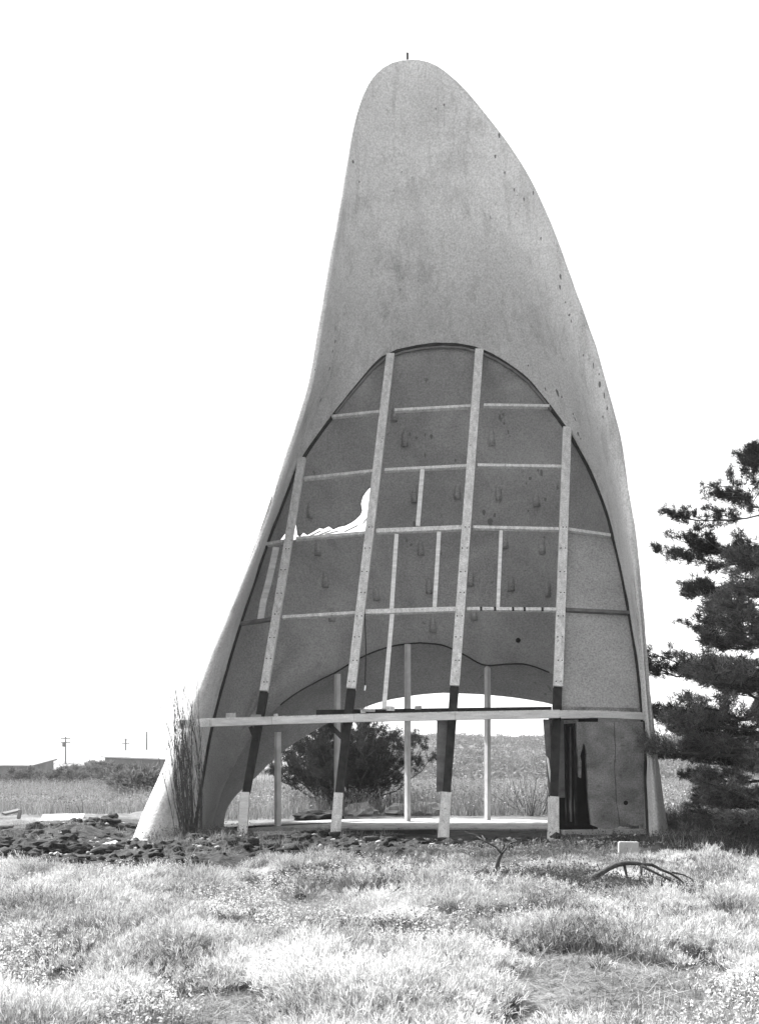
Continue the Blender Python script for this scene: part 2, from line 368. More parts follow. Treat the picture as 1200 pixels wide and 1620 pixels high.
for a in range(r_in, R_-1):
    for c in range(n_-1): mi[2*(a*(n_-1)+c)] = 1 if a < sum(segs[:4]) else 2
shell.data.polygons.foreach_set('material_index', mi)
shell['label'] = 'mottled grey concrete shell, open in front, low arch behind'
bvh = BVHTree.FromPolygons(sh.v, f[:])
# a ragged hole broken through the shell, low on the left, where the sky shows
hole = [(441,857.5),(447,850),(453,842),(458,828),(463,815),(467,824),(470,846),(474,850),(480,843),(486,847),(497,841),(505,836),(512,837),(520,833),(527,838),(536,834),(546,832),(556,827),(563,822),(570,815),(573,808),(571,797),(574,786),(580,777),(588,769),(593,771),(584,842.5),(560,845),(520,848.5),(480,852)]
mc = MB(); n_h = len(hole); mc.add([P(x, y, 21.6) for x, y in hole]+[P(x, y, 26.5) for x, y in hole], [tuple(range(n_h)), tuple(range(2*n_h-1, n_h-1, -1))]+[(k, n_h+k, n_h+(k+1) % n_h, (k+1) % n_h) for k in range(n_h)])
cut = mc.build('hole_cutter', M['inner'])
bo = shell.modifiers.new('hole', 'BOOLEAN'); bo.operation = 'DIFFERENCE'; bo.solver = 'EXACT'; bo.object = cut
bpy.context.view_layer.update()
new_me = bpy.data.meshes.new_from_object(shell.evaluated_get(bpy.context.evaluated_depsgraph_get()))
shell.modifiers.remove(bo); shell.data = new_me; new_me.name = 'shell'
bpy.data.objects.remove(cut)
EYEP = Vector((0, 0, EYE))
def hit(px, py):
    d = (P(px, py, 20)-EYEP).normalized(); r = bvh.ray_cast(EYEP, d)
    return r[0], (r[1] if r[1].dot(d) < 0 else -r[1])

# small hooded light niches on the inside of the shell
def hood(px, py, w=11, h=27, holes=True):
    p, nrm = hit(px, py)
    if p is None: return
    s = p.y/F; m = MB(); up = Vector((0, 0, 1)); up = (up-nrm*up.dot(nrm)).normalized(); sd = up.cross(nrm).normalized()
    K = 8; v = []; f = []
    prof = [(0, .50, .13), (.35, .48, .11), (.65, .40, .08), (.88, .22, .03), (1, .04, .006)]
    for (a, ww, dd) in prof:
        for k in range(K+1):
            th = math.pi*k/K; v.append(p + up*(a*h*s - h*s*.5) + sd*(math.cos(th)*ww*w*s) + nrm*(math.sin(th)*dd-.012))
    for a in range(len(prof)-1):
        for k in range(K): f.append((a*(K+1)+k, a*(K+1)+k+1, (a+1)*(K+1)+k+1, (a+1)*(K+1)+k))
    f.append(tuple(range(K+1)))
    m.add(v, f); m.build('vent_hood', M['inner'], shell, smooth=True)
for (hx, hy) in [(640,692),(777,690),(655,782),(723,776),(788,778),(848,788),(502,866),(514,916),(665,866),(594,938),(678,926),(744,914),(808,922),(857,862),(866,930),(798,854),(684,986),(749,968),(525,972),(490,806),(624,652)]:
    hood(hx, hy)
# black disc painted as the dark inside a round hole
p, nr = hit(819, 1013); m = MB(); m.tube([p-nr*.03, p+nr*.02], .062, 12); m.build('hole_dark_disc', M['black'], shell)
# spalled marks, pits and stains on the shell
sp_me = []
for k in range(4):
    rg = np.random.default_rng(200+k); mm_ = MB(); nn_ = 11; an = np.linspace(0, 2*np.pi, nn_, endpoint=False); rr = .55+.55*rg.random(nn_)
    mm_.poly([Vector((math.cos(a)*q, math.sin(a)*q, 0)) for a, q in zip(an, rr)], (0, 0, .004)); sp_me.append(pymesh('spall', mm_.v, mm_.f)); sp_me[-1].materials.append(M['spall'])
SP = [(789,214,5),(783,247,4),(798,273,3),(813,300,5),(818,309,3),(828,315,3),(843,305,4),(855,377,4),(886,437,5),(885,454,4),(894,478,3),(900,498,6),(903,508,4),(922,562,4),(938,578,5),(947,592,5),(948,608,8),(955,625,5),(960,646,6),(953,659,4),(862,615,4),(881,621,7),(888,628,5),(906,655,6),(909,663,4),(914,686,6),(918,694,4),(835,578,4),(558,256,5),(568,288,3),(530,540,4),(526,556,4),(521,583,4),(507,633,5),(640,690,3),(633,458,3),(689,172,3),(702,166,3),(635,272,2),(498,585,3),(512,540,3),(508,560,3)]
SI = [(682,690,6),(648,687,5),(658,693,5),(672,688,3),(672,720,4),(668,745,7),(655,830,7),(790,660,5),(797,670,4),(803,683,4),(806,690,3),(838,757,6),(856,748,8),(862,790,8),(852,797,6),(832,765,4),(835,808,5),(775,825,12),(765,810,9),(782,815,6),(640,652,4),(720,728,5),(850,740,6),(650,862,5),(643,855,4),(868,1088,8),(846,1080,6),(862,1098,5),(700,1073,3),(860,850,4),(741,855,3)]
rg = np.random.default_rng(9)
for (px, py, w) in SP+SI:
    p, nr = hit(px, py)
    if p is None: continue
    o = bpy.data.objects.new('spall_mark', sp_me[rg.integers(4)]); C.objects.link(o); o.parent = shell
    q = nr.to_track_quat('Z', 'Y').to_euler(); sc_ = w*p.y/F*.5
    o.rotation_euler = q; o.location = p+nr*.001-world_loc(shell); o.scale = (sc_*rg.uniform(.6, 1.1), sc_*rg.uniform(.7, 2.2), 1)
# finial
m = MB(); tp = P(644, 99, 22.3); m.tube([tp, tp+Vector((0, 0, .22))], .033, 10); m.build('finial_pipe', M['metal'], B)

# dark strip as the shadow gap where glazing meets shell; paler timber trim near crown
def strip_along(pts, w, d, name, m_, parent=B, nrm=WN):
    m = MB(); 
    for a, b_ in zip(pts[:-1], pts[1:]): m.bar(a, Vector(b_)+(Vector(b_)-Vector(a))*.04, w, d, nrm)
    return m.build(name, m_, parent)
cl = [Vector(c) for c in C1]
strip_along([c+WN*.03 for c in cl[0:n_:3]], .085, .08, 'arch_shadow_gap', M['dark'])
strip_along([c+WN*.06-Vector((0,0,.085)) for c in cl[70:113:3]], .05, .05, 'arch_trim', M['midtimber'])

# mullions
MUL = [((478,727),(418,1095),(404,1150),(389,1255),(383,1328), 13),
       ((617.5,563),(555.5,1091),(546,1140),(536,1256),(530,1334), 14.5),
       ((757.5,556),(718.5,1087),(714,1135),(706,1255),(700.5,1328), 15),
       ((896,679),(881.5,1088),(879.5,1130),(875.5,1262),(874.5,1328), 14.5)]
for qi, (a, c, d, e, g_, w) in enumerate(MUL):
    m = MB(); A = W(*a); Cc = W(*c); wm = w*Cc.y/F
    m.bar(A+WN*.10, Cc+WN*.10, wm*.98, .14, WN, wm*1.0)
    # thin raised edge flanges
    sd = Vector((1, 0, .0))
    ob = m.build('mullion', M['paint'], B)
    m = MB(); k = 0; y = 838.0 if qi else 872.0
    L = (Cc-A)
    while y < c[1]-6:
        t = (y-a[1])/(c[1]-a[1]); px = a[0]+(c[0]-a[0])*t; p = W(px, y)+WN*.10
        for s in ((-.26, .26) if k % 3 else (-.1, .3)):
            q = p + Vector((s*wm, 0, 0)); m.tube([q-WN*.01, q+WN*.012], .0135, 7)
        y += 37 if k % 2 else 33; k += 1
    m.build('bolts', M['black'], ob, kind='stuff')
    m = MB(); Gb = W(*g_); E = W(*e); m.bar(Cc+WN*.05+(Cc-A).normalized()*-.2, E+WN*.05, wm*.95, .16, WN, wm*.8)
    m.build('mullion_core', M['dark'], B)
    m = MB(); ft = Gb.copy(); ft.z = gz(ft.x, ft.y)-.1; m.bar(E+WN*.09, ft+WN*.09, wm*.95, .15, Vector((0,-1,0)), wm*1.12); m.build('post_foot', M['paint'] if qi else M['beam'], B)

# transoms, one piece per bay
TR = [[(525,660),(604,652)],[(624,650),(744,643.5)],[(765,642),(868,643.5)],
      [(481,758),(594,745.5)],[(608,744.5),(738,738)],[(755,737),(888,739)],
      [(420,862),(455,856)],[(468,853),(578,844)],[(595,841),(732,835.5)],[(748,835),(883,838)],[(899,838.5),(965,848)],
      [(380,987),(430,980)],[(447,977),(562,970.5)],[(578,969),(722,964.5)],[(738,964),(880,965)],[(894,965),(995,970)]]
for k, (a, c) in enumerate(TR):
    th = .075 if k not in (8, 13) else .11
    m = MB(); m.bar(W(*a)+WN*.045, W(*c)+WN*.045, th, .09, WN)
    ob = m.build('transom', M['paint'] if k not in (11, 15) else M['midtimber'], B)
    if k in (14,):
        m = MB(); A = W(*a)+WN*.046; Bb = W(*c)+WN*.046; nn = 6
        for q in range(1, nn): 
            pp = A.lerp(Bb, (q+random.uniform(-.2, .2))/nn); m.bar(pp+Vector((-.02, 0, 0)), pp+Vector((.03, 0, 0)), .085, .03, WN)
        m.build('clips', M['dark'], ob, kind='stuff')
# secondary glazing bars
for (a, c, wd) in [((668,741),(660.5,833),7),((627,846),(619,966),6.5),((620,972),(607,1122),6.5),((694,842),(687,961),6.5),((792,840),(787,961),5.5)]:
    m = MB(); m.bar(W(*a)+WN*.03, W(*c)+WN*.03, wd*21/F, .06, WN); m.build('glazing_bar', M['beam'], B)
m = MB(); pp = [(437,866),(432,890),(424,925),(417,950),(412,982)]
for a, c in zip(pp[:-1], pp[1:]): m.bar(W(*a)+WN*.02, W(*c)+WN*.02, .15, .03, WN)
m.build('loose_board', M['beam'], B)
m = MB(); m.tube([W(577,972)+WN*.02, W(579,1030)+WN*.05, W(577.5,1086)+WN*.06], .012, 5); m.build('hanging_wire', M['dark'], B)
m = MB(); m.bar(W(578,1086)+WN*.06, W(577,1094)+WN*.06, .03, .01, WN); m.build('wire_tag', M['white'], B)

# broken lath ends hanging in the hole
for (a, c) in [((486,850),(507,840)),((500,848),(523,839)),((514,845),(535,840)),((545,841),(566,831)),((574,828),(580,820)),((472,854),(481,848))]:
    m = MB(); p, q = P(*a, 22.9), P(*c, 22.95); m.bar(p, q, .03, .02); m.build('broken_lath', M['beam'], B)

# boards filling the right-hand bay
def board(pts, name, m_, off=0.05, th=.03):
    m = MB(); m.poly([W(px, py, off) for px, py in pts], -WN*th); return m.build(name, m_, B)
board([(894,843),(966,852),(984,915),(994,967),(887,963)], 'infill_panel', M['board'])
board([(889,969),(996,974),(1007,1050),(1014,1122),(886,1122)], 'infill_panel', M['board'])
# ledge beam across the front
BP = [(283,1146.5,19.4),(335,1143.5,19.5),(430,1140.5,None),(560,1136.5,None),(720,1133,None),(885,1130,None),(958,1130.5,None),(1019,1133.5,None)]
bpts = [P(a, b_, D if D else Wd(a, b_)-.28) for a, b_, D in BP]
for k in range(len(bpts)-1):
    a, c = bpts[k], bpts[k+1]
    m = MB(); hgt = .15 if k < 5 else .13
    m.bar(a, c-(c-a).normalized()*.006, hgt, (.22 if k else .12), Vector((0,-1,0))); ob = m.build('fascia_board', M['beam'] if k else M['paint'], B)
    m = MB(); u = Vector((0, 0, hgt/2+.012)); m.bar(a+u+Vector((0,.02,0)), c+u+Vector((0,.02,0)), .02, .05, Vector((0,-1,0))); m.build('drip_edge', M['paint'], ob)
# dark ledge and bracing behind the fascia
m = MB(); m.bar(P(500,1127,Wd(500,1127)+.12), P(872,1122,Wd(872,1122)+.12), .11, .2); m.build('ledge_rail', M['dark'], B)
m = MB(); m.bar(P(888,1121,Wd(888,1121)+.02), P(1014,1124,Wd(1014,1124)+.02), .10, .1); m.build('ledge_rail', M['plaster'], B)
for (a, c) in [((397,1151),(405,1172)),((520,1146),(542,1168))]:
    m = MB(); m.bar(W(*a)+WN*.06, W(*c)+WN*.06, .09, .08, WN); m.build('brace', M['dark'], B)
for k, (px, py, w, h) in enumerate([(365,1131,15,9),(405,1131,16,5),(437,1131,5,6),(452,1132,10,3),(575,1124,6,5),(583,1122,20,4),(618,1119,12,7),(662,1118,9,5)]):
    d = Wd(px, py)-.16; m = MB(); s = d/F
    a = P(px-w/2, py+1.5, d); m.bar(a, a+Vector((w*s, .02, random.uniform(-.01, .03))), h*s, .12); m.build('ledge_debris', M['rock'] if k % 2 else M['paint'], B)

# fins beside the two right posts, below the ledge
m = MB(); dd = Wd(704,1145)+.05
m.poly([P(691,1139,dd), P(709,1139,dd), P(702,1252,dd-.3), P(690,1253,dd-.3)], (0.0, .05, 0)); m.build('side_fin', M['midtimber'], B)
m = MB(); m.poly([P(709.5,1139,dd-.06), P(712,1139,dd-.06), P(704,1245,dd-.34), P(702,1245,dd-.34)], (0, .05, 0)); m.build('fin_edge', M['beam'], B)
m = MB(); m.poly([P(712.5,1139,dd-.05), P(721,1139,dd-.05), P(710.5,1256,dd-.33), P(700,1256,dd-.33), P(704.5,1240,dd-.31)], (0, .06, 0)); m.build('side_fin', M['black'], B)
dd = Wd(875,1145)+.1
m = MB(); m.poly([P(859,1138,dd-.1), P(868,1138,dd-.1), P(876,1255,dd-.3), P(868,1258,dd-.3)], (0, .05, 0)); m.build('side_fin', M['midtimber'], B)
m = MB(); m.poly([P(863.5,1196,dd-.36), P(867,1200,dd-.36), P(873,1238,dd-.42), P(871,1248,dd-.42)], (0, .03, 0)); m.build('fin_splinter', M['white'], B)
m = MB(); m.poly([P(867,1138,dd), P(891,1138,dd), P(893,1262,dd), P(875,1262,dd)], (0, .05, 0)); m.build('side_panel', M['midtimber'], B)
# door recess: black frame, jambs and an added black sheet for the dark behind
m = MB(); d2 = 20.9; m.poly([P(868,1136,d2), P(945,1136,d2), P(945,1312,d2), P(868,1312,d2)], (0, .06, 0)); m.build('door_dark_sheet', M['black'], B)
for (a, c, w, mm) in [((896,1142),(897,1306),.05,'black'),((901.5,1150),(903,1300),.025,'midtimber'),((909,1144),(911,1306),.05,'dark')]:
    m = MB(); m.bar(P(*a, 20.3), P(*c, 20.3), w, .1); m.build('door_jamb', M[mm], B)
m = MB(); m.bar(P(891,1142,20.2), P(914,1141,20.2), .08, .1); m.build('door_head', M['plaster'], B)
# plaster wall with a ragged, broken left edge
dp = 20.0
edge = [(911,1142),(912,1175),(914,1205),(915,1229),(918.5,1231),(919,1205),(917,1196),(920,1186),(922,1176),(925,1180),(927,1192),(927,1207),(928.5,1232),(930,1262),(933,1290),(934.5,1305)]
bottom = [(945,1309),(958,1312),(972,1311),(983,1306),(992,1303),(1002,1307),(1012,1305),(1024,1303)]
c = [P(px, py, dp) for px, py in edge+bottom+[(1019,1142),(971.5,1142)]]
m = MB()
# split in two sheets either side of the crack
crk = [(971,1142),(971.5,1165),(973,1190),(971,1215),(973,1240),(974,1268),(977,1285),(980,1307.5)]
left = edge + [(945,1309),(958,1312),(972,1311)] + [(x-.5, y) for x, y in crk[::-1]]
right = [(x+.5, y) for x, y in crk] + [(983,1306),(992,1303),(1002,1307),(1012,1305),(1024,1303),(1019,1142)]
for pts in (left, right):
    m = MB(); m.poly([P(px, py, dp) for px, py in pts], (0, .12, 0)); m.build('plaster_panel', M['plaster'], B)
m = MB(); q = P(989, 1270, dp); m.tube([q+Vector((0, .02, 0)), q-Vector((0, .006, 0))], .05, 9); m.build('plaster_hole', M['black'], B)
m = MB(); m.bar(P(1020.5,1140,19.85), P(1026,1318,19.85), .055, .1); m.build('corner_trim', M['black'], B)
m = MB(); m.bar(P(893,1318,19.6), P(1022,1316,19.7), .09, .3); m.build('sill', M['slab'], B)

# rear posts and the mark of the vanished rear wall
for (px, yt, yb, w, mm) in [(436,1158,1309,9.5,'post'),(530.5,1066,1304,10,'post'),(641.5,1019,1301,10.5,'post'),(768,1052,1299,9.5,'post')]:
    D = EYE*F/(yb-HY); m = MB(); a = P(px, yt, D); c = P(px, yb, D); c.z = -.05
    pn = Vector((-.80, -.60, 0)); m.bar(a, c, .115, .115, pn); m.build('rear_post', M[mm], B)
pc2 = pix(C2); sel = [k for k in range(n_) if 392 < pc2[k, 0] < 870 and pc2[k, 1] < 1118]
m = MB(); rws = sum(segs[:4]); m.tube([Vector(G[rws, k]) for k in sel], .022, 6); m.build('wall_scar', M['dark'], B)

# floor slab
m = MB(); sl = [(-3.7,22.0),(-2.2,21.9),(0,21.7),(2,21.6),(4,21.5),(5.4,21.4),(5.8,21.9),(5.2,23.6),(3.6,24.9),(1.0,25.1),(-1.4,24.6),(-2.6,23.4),(-3.6,21.4)]
m.poly([Vector((x, y, .03)) for x, y in sl], (0, 0, -.3)); m.build('floor_slab', M['slab'], B)
# broken sole plates on the floor
for (a, c, D1, D2, mm) in [((402,1325),(480,1322),19.5,19.7,'slab'),((540,1321),(690,1318),19.9,20.2,'dark'),((560,1330),(640,1329),18.95,19.0,'soil')]:
    m = MB(); p, q = P(*a, D1), P(*c, D2); p.z = q.z = .07; m.bar(p, q, .09, .2); m.build('sole_plate', M[mm], B)

# ------------------------------------------------------------------ vegetation helpers
def blades(pos, h, w, lean, curl, rng, az=None, nseg=2):
    """curved tapering blades: pos (n,3), height, width, lean -> V, T"""
    n = len(pos); az = rng.random(n)*2*np.pi if az is None else az
    d = np.stack([np.cos(az), np.sin(az)], 1); fa = rng.random(n)*np.pi
    wv = np.stack([np.cos(fa), np.sin(fa), np.zeros(n)], 1)*(w/2)[:, None]
    tip = pos + np.concatenate([d*(h*lean)[:, None], (h*np.sqrt(np.clip(1-lean**2, .05, 1)))[:, None]], 1)
    mid = pos*.5+tip*.5; mid[:, 2] += h*curl; mid[:, :2] -= d*(h*curl*.5)[:, None]
    V = np.stack([pos-wv, pos+wv, mid-wv*.8, mid+wv*.8, tip], 1).reshape(-1, 3)
    i = (np.arange(n)*5)[:, None]
    T = np.concatenate([i+[0, 1, 3], i+[0, 3, 2], i+[2, 3, 4]], 1).reshape(-1, 3)
    return V, T
def merge(parts):
    Vs = []; Ts = []; o = 0
    for V, T in parts: Vs.append(V); Ts.append(T+o); o += len(V)
    return np.concatenate(Vs), np.concatenate(Ts)
def leaves(pos, size, rng, flat=.5):
    n = len(pos); a = rng.normal(size=(n, 3)); a /= np.linalg.norm(a, axis=1, keepdims=True); b_ = np.cross(a, rng.normal(size=(n, 3))); b_ /= np.linalg.norm(b_, axis=1, keepdims=True)
    s = size[:, None]
    V = np.stack([pos-a*s, pos+b_*s*flat, pos+a*s, pos-b_*s*flat], 1).reshape(-1, 3); i = (np.arange(n)*4)[:, None]
    return V, np.concatenate([i+[0, 1, 2], i+[0, 2, 3]], 1).reshape(-1, 3)
def needles(pos, dirs, k, length, width, rng, spread=.9):
    n = len(pos)
    P_ = np.repeat(pos, k, 0); D_ = np.repeat(dirs, k, 0) + rng.normal(size=(n*k, 3))*spread; D_ /= np.linalg.norm(D_, axis=1, keepdims=True)
    L = length*(.6+.6*rng.random(n*k))[:, None]; s = np.cross(D_, rng.normal(size=(n*k, 3))); s /= np.linalg.norm(s, axis=1, keepdims=True)
    P_ = P_ + rng.normal(size=P_.shape)*length*.25
    V = np.stack([P_-s*width*.5, P_+s*width*.5, P_+D_*L+s*width*.25, P_+D_*L-s*width*.25], 1).reshape(-1, 3); i = (np.arange(n*k)*4)[:, None]
    return V, np.concatenate([i+[0, 1, 2], i+[0, 2, 3]], 1).reshape(-1, 3)

# ------------------------------------------------------------------ dry grass in front
def grass_edge(x): return 15.0 + .9*(vnoise(x, x*0+3, 1.1, 14)-.5) + .35*sm((x-.2)/1.5) - .5*sm((-x-2)/3) - .2*sm((x-4.5)/1.0)
def grass_field(seed):
    r = np.random.default_rng(seed); parts = []
    def spread(n):
        y = 4.6 + (17.6-4.6)*r.random(n)**1.2; x = (r.random(n)*2-1)*(.58*y+2.6); k = y < grass_edge(x)
        return x[k], y[k]
    def dens(x, y):
        return .55*vnoise(x, y, 1.25, 11) + .30*vnoise(x, y, .5, 12) + .15*vnoise(x, y, .2, 13) - .22*np.exp(-((x+.9)/1.3)**2-((y-9.4)/1.6)**2)
    # tussocks: dense clumps with blades leaning out
    x, y = spread(12500); d = dens(x, y); k = d > .47+.12*(r.random(len(x))-.5); x, y, d = x[k], y[k], d[k]
    R = .06 + .20*r.random(len(x))**1.5; hh = (.08 + .75*np.clip(d-.42, 0, .4))*(.55+.8*r.random(len(x)))
    # trampled flat round the branch, the block and the sapling
    pxx = 600+x/y*F
    flat = ((pxx > 885) & (pxx < 1110) & (y > 10.7) & (y < 15.4)) | ((pxx > 730) & (pxx < 840) & (y > 11.8) & (y < 15.6)) | ((pxx > 240) & (pxx < 285) & (y > 10) & (y < 11.4))
    hh = np.where(flat, .05+.05*r.random(len(x)), hh)
    nb = (45 + 900*R**1.35).astype(int); q = np.repeat(np.arange(len(x)), nb); n = len(q)
    rho = np.sqrt(r.random(n)); az = r.random(n)*2*np.pi
    X_ = x[q]+np.cos(az)*rho*R[q]; Y_ = y[q]+np.sin(az)*rho*R[q]
    H = hh[q]*(.45+.7*r.random(n))*(1-.35*rho)
    V, T = blades(np.stack([X_, Y_, ground_z(X_, Y_)-.01], 1), H, .0035+.005*r.random(n), np.clip(.08+.75*rho*r.random(n), 0, .93), .14*r.random(n), r, az+r.normal(size=n)*.5); parts.append((V, T))
    tip = V.reshape(-1, 5, 3)[:, 4]; sel = (r.random(n) < np.where(vnoise(X_, Y_, .9, 18) > .47, .6, .1)) & (H > hh[q]*.55); md = V.reshape(-1, 5, 3)[:, 2]; dd = (tip-md)[sel]; dd = dd/np.linalg.norm(dd, axis=1, keepdims=True)
    tp = np.concatenate([tip[sel], tip[sel]*.8+md[sel]*.2]); heads = needles(tp, np.concatenate([dd, dd]), 4, .045, .0055, r, .42)
    # low thin grass between
    x, y = spread(9500); pxx = 600+x/y*F; k = ~((pxx > 950) & (pxx < 1045) & (y > 13.4) & (y < 15.3)); x, y = x[k], y[k]; nb = 8; X_ = np.repeat(x, nb)+r.normal(size=len(x)*nb)*.05; Y_ = np.repeat(y, nb)+r.normal(size=len(x)*nb)*.05; n = len(X_)
    parts.append(blades(np.stack([X_, Y_, ground_z(X_, Y_)-.01], 1), (.03+.10*vnoise(X_, Y_, .8, 15))*(.5+r.random(n)), .003+.004*r.random(n), .2+.65*r.random(n), .1*r.random(n), r))
    # scrubby forbs: short branching stems tipped with small pale bracts
    x, y = spread(5200); k = (vnoise(x, y, 1.6, 24) > .44); x, y = x[k], y[k]; nb = 12; q = np.repeat(np.arange(len(x)), nb); n = len(q); az = r.random(n)*2*np.pi
    hf = (.10+.20*vnoise(x, y, .9, 25))*(.6+.7*r.random(len(x)))
    fl = (600+x/y*F > 885) & (600+x/y*F < 1110) & (y > 10.7) & (y < 15.4); hf = np.where(fl, .05, hf)
    X_ = x[q]+r.normal(size=n)*.03; Y_ = y[q]+r.normal(size=n)*.03
    V, T = blades(np.stack([X_, Y_, ground_z(X_, Y_)-.01], 1), hf[q]*(.5+.6*r.random(n)), np.full(n, .005), .1+.7*r.random(n), .1*r.random(n), r, az); parts.append((V, T))
    t5 = V.reshape(-1, 5, 3); nl = 7; u = .45+.6*r.random((n*nl, 1)); qq = np.repeat(np.arange(n), nl); pp = t5[qq, 0]*(1-u)+t5[qq, 4]*u + r.normal(size=(n*nl, 3))*.013
    forb = leaves(pp, .006+.012*r.random(len(pp)), r, .45)
    return merge(parts), merge([heads, forb])
(V, T), hd = grass_field(21)
link('grass_seed_heads', npmesh('grass_seed_heads', *hd), M['heads'], kind='stuff', label='pale feathery seed heads on the foreground grass')
link('dry_grass', npmesh('dry_grass', V, T), M['straw'], kind='stuff', label='pale dry tufted grass covering the whole foreground')
r = np.random.default_rng(5); nb = 75000
y = 4.6 + (16.6-4.6)*r.random(nb)**1.2; x = (r.random(nb)*2-1)*(.58*y+2.6); k = y < grass_edge(x)+.2; x, y = x[k], y[k]; nb = len(x)
V, T = blades(np.stack([x, y, ground_z(x, y)+.004], 1), .09+.2*r.random(nb), .004+.004*r.random(nb), .93+.06*r.random(nb), .03*r.random(nb), r)
link('straw_litter', npmesh('straw_litter', V, T), M['litter'], kind='stuff', label='flattened straw lying on the ground between the tufts')

# dark weedy patches in the grass on the right
r = np.random.default_rng(8)
def weed_patch(cx, cy, rx, ry, nst, h, m_, label, name='weed_patch', leaf=.016):
    x = cx + r.normal(size=nst)*rx*.5; y = cy + r.normal(size=nst)*ry*.5
    V, T = blades(np.stack([x, y, ground_z(x, y)-.01], 1), h*(.4+.8*r.random(nst)), np.full(nst, .006), .1+.5*r.random(nst), .1*r.random(nst), r)
    tip = V.reshape(-1, 5, 3); t = r.random((nst*4, 1)); q = np.repeat(np.arange(nst), 4)
    p = (tip[q, 0]*(1-t)+tip[q, 4]*t) + r.normal(size=(nst*4, 3))*.012
    return link(name, npmesh(name, *merge([(V, T), leaves(p, leaf*(.5+r.random(len(p))), r)])), m_, kind='stuff', label=label)
nw = 2600; yw = 5.2+9.3*r.random(nw)**1.1; xw = (r.random(nw)*2-1)*(.58*yw+2.4); k = (vnoise(xw, yw, 1.3, 81) > .52) & (yw < grass_edge(xw)); xw, yw = np.repeat(xw[k], 9), np.repeat(yw[k], 9)
xw = xw+r.normal(size=len(xw))*.06; yw = yw+r.normal(size=len(yw))*.06; nw = len(xw)
V, T = blades(np.stack([xw, yw, ground_z(xw, yw)-.01], 1), .06+.16*r.random(nw), np.full(nw, .006), .1+.6*r.random(nw), .1*r.random(nw), r)
t5 = V.reshape(-1, 5, 3); qw = np.repeat(np.arange(nw), 4); u = .3+.7*r.random((nw*4, 1)); pw = t5[qw, 0]*(1-u)+t5[qw, 4]*u+r.normal(size=(nw*4, 3))*.012
link('dark_weeds', npmesh('dark_weeds', *merge([(V, T), leaves(pw, .006+.010*r.random(len(pw)), r)])), M['weed_dark'], kind='stuff', label='small dark weeds scattered among the pale foreground grass')
weed_patch(P(720,1,13).x, 12.4, 1.7, .9, 5200, .24, M['weed_dark'], 'dark low weeds around the dead sapling')
weed_patch(P(1010,1,12).x, 11.6, 1.9, .8, 5200, .16, M['weed_dark'], 'dark low weeds under the fallen branch')
weed_patch(P(330,1,20).x, 19.0, 1.0, .5, 1500, .40, M['weed_dark'], 'dark weeds heaped at the foot of the left leg')
weed_patch(P(1070,1,18).x, 17.4, 2.2, .6, 1500, .3, M['weed_dark'], 'dark weeds in the shade by the right leg')
weed_patch(P(1100,1,22).x, 21.5, 1.6, 3.5, 2600, .5, M['weed_dark'], 'dark weeds beyond the right leg, standing in for tree shade under the pines')  # weeds, added dark here to stand in for tree shade on the ground
weed_patch(P(800,1,16).x, 15.9, 2.6, .35, 1300, .22, M['weed'], 'pale weeds at the edge of the floor slab')

# ------------------------------------------------------------------ weeds in the field behind and to the left
r = np.random.default_rng(31); nb = 120000
y = 25.5 + 60*r.random(nb)**1.7; x = (r.random(nb)*2-1)*(.5*y+2)
k = (vnoise(x, y, 3.0, 21)*.6+vnoise(x, y, .8, 22)*.4 > .36) & ~((np.abs(x) < 5.5) & (y < 26.5)) & ~((x < -5.3) & (y < 29)); x, y = x[k], y[k]
V, T = blades(np.stack([x, y, ground_z(x, y)-.02], 1), (.25+.5*vnoise(x, y, 5, 23))*(.5+.8*r.random(len(x))), .010+.012*r.random(len(x)), .1+.4*r.random(len(x)), .1*r.random(len(x)), r)
tip = V.reshape(-1, 5, 3)[:, 4]
link('field_weeds', npmesh('field_weeds', *merge([(V, T), leaves(tip+r.normal(size=tip.shape)*.03, .02+.03*r.random(len(tip)), r)])), M['weed'], kind='stuff', label='tall grey dry weeds filling the field behind the building')
# far grass, coarser
nb = 26000; y = 80 + 110*r.random(nb)**1.2; x = (r.random(nb)*2-1)*(.5*y+3)
V, T = blades(np.stack([x, y, ground_z(x, y)-.05], 1), .4+.7*r.random(nb), .05+.06*r.random(nb), .1+.4*r.random(nb), .1*r.random(nb), r)
link('far_weeds', npmesh('far_weeds', V, T), M['weed'], kind='stuff', label='pale weeds running back towards the hills')

# scrub on the hillside and far flats
r = np.random.default_rng(41); pts = []; sz = []
def bushcloud(cx, cy, rad, h, nl, leaf):
    a = r.normal(size=(nl, 3)); a /= np.linalg.norm(a, axis=1, keepdims=True); a *= (r.random((nl, 1))**.4)
    p = a*[rad, rad, h*.6]; p[:, 2] += h*.45; p[:, 0] += cx; p[:, 1] += cy; p[:, 2] += gz(cx, cy)
    return p, leaf*(.5+r.random(nl))
for k in range(3600):
    y = 135 + 290*random.random()**1.1; q = random.uniform(-.02, .5); x = q*y
    if vnoise(x, y, 30, 33) < .25: continue
    p, s = bushcloud(x, y, random.uniform(.8, 2.6), random.uniform(.6, 1.9), 55, .27); pts.append(p); sz.append(s)
for k in range(260):
    y = 170 + 600*random.random()**1.4; x = random.uniform(-.62, -.1)*y
    p, s = bushcloud(x, y, random.uniform(1.5, 4), random.uniform(1., 2.6), 90, .34); pts.append(p); sz.append(s)
link('hillside_scrub', npmesh('hillside_scrub', *leaves(np.concatenate(pts), np.concatenate(sz), r, .6)), M['scrub'], kind='stuff', label='grey scrub covering the distant hillside')

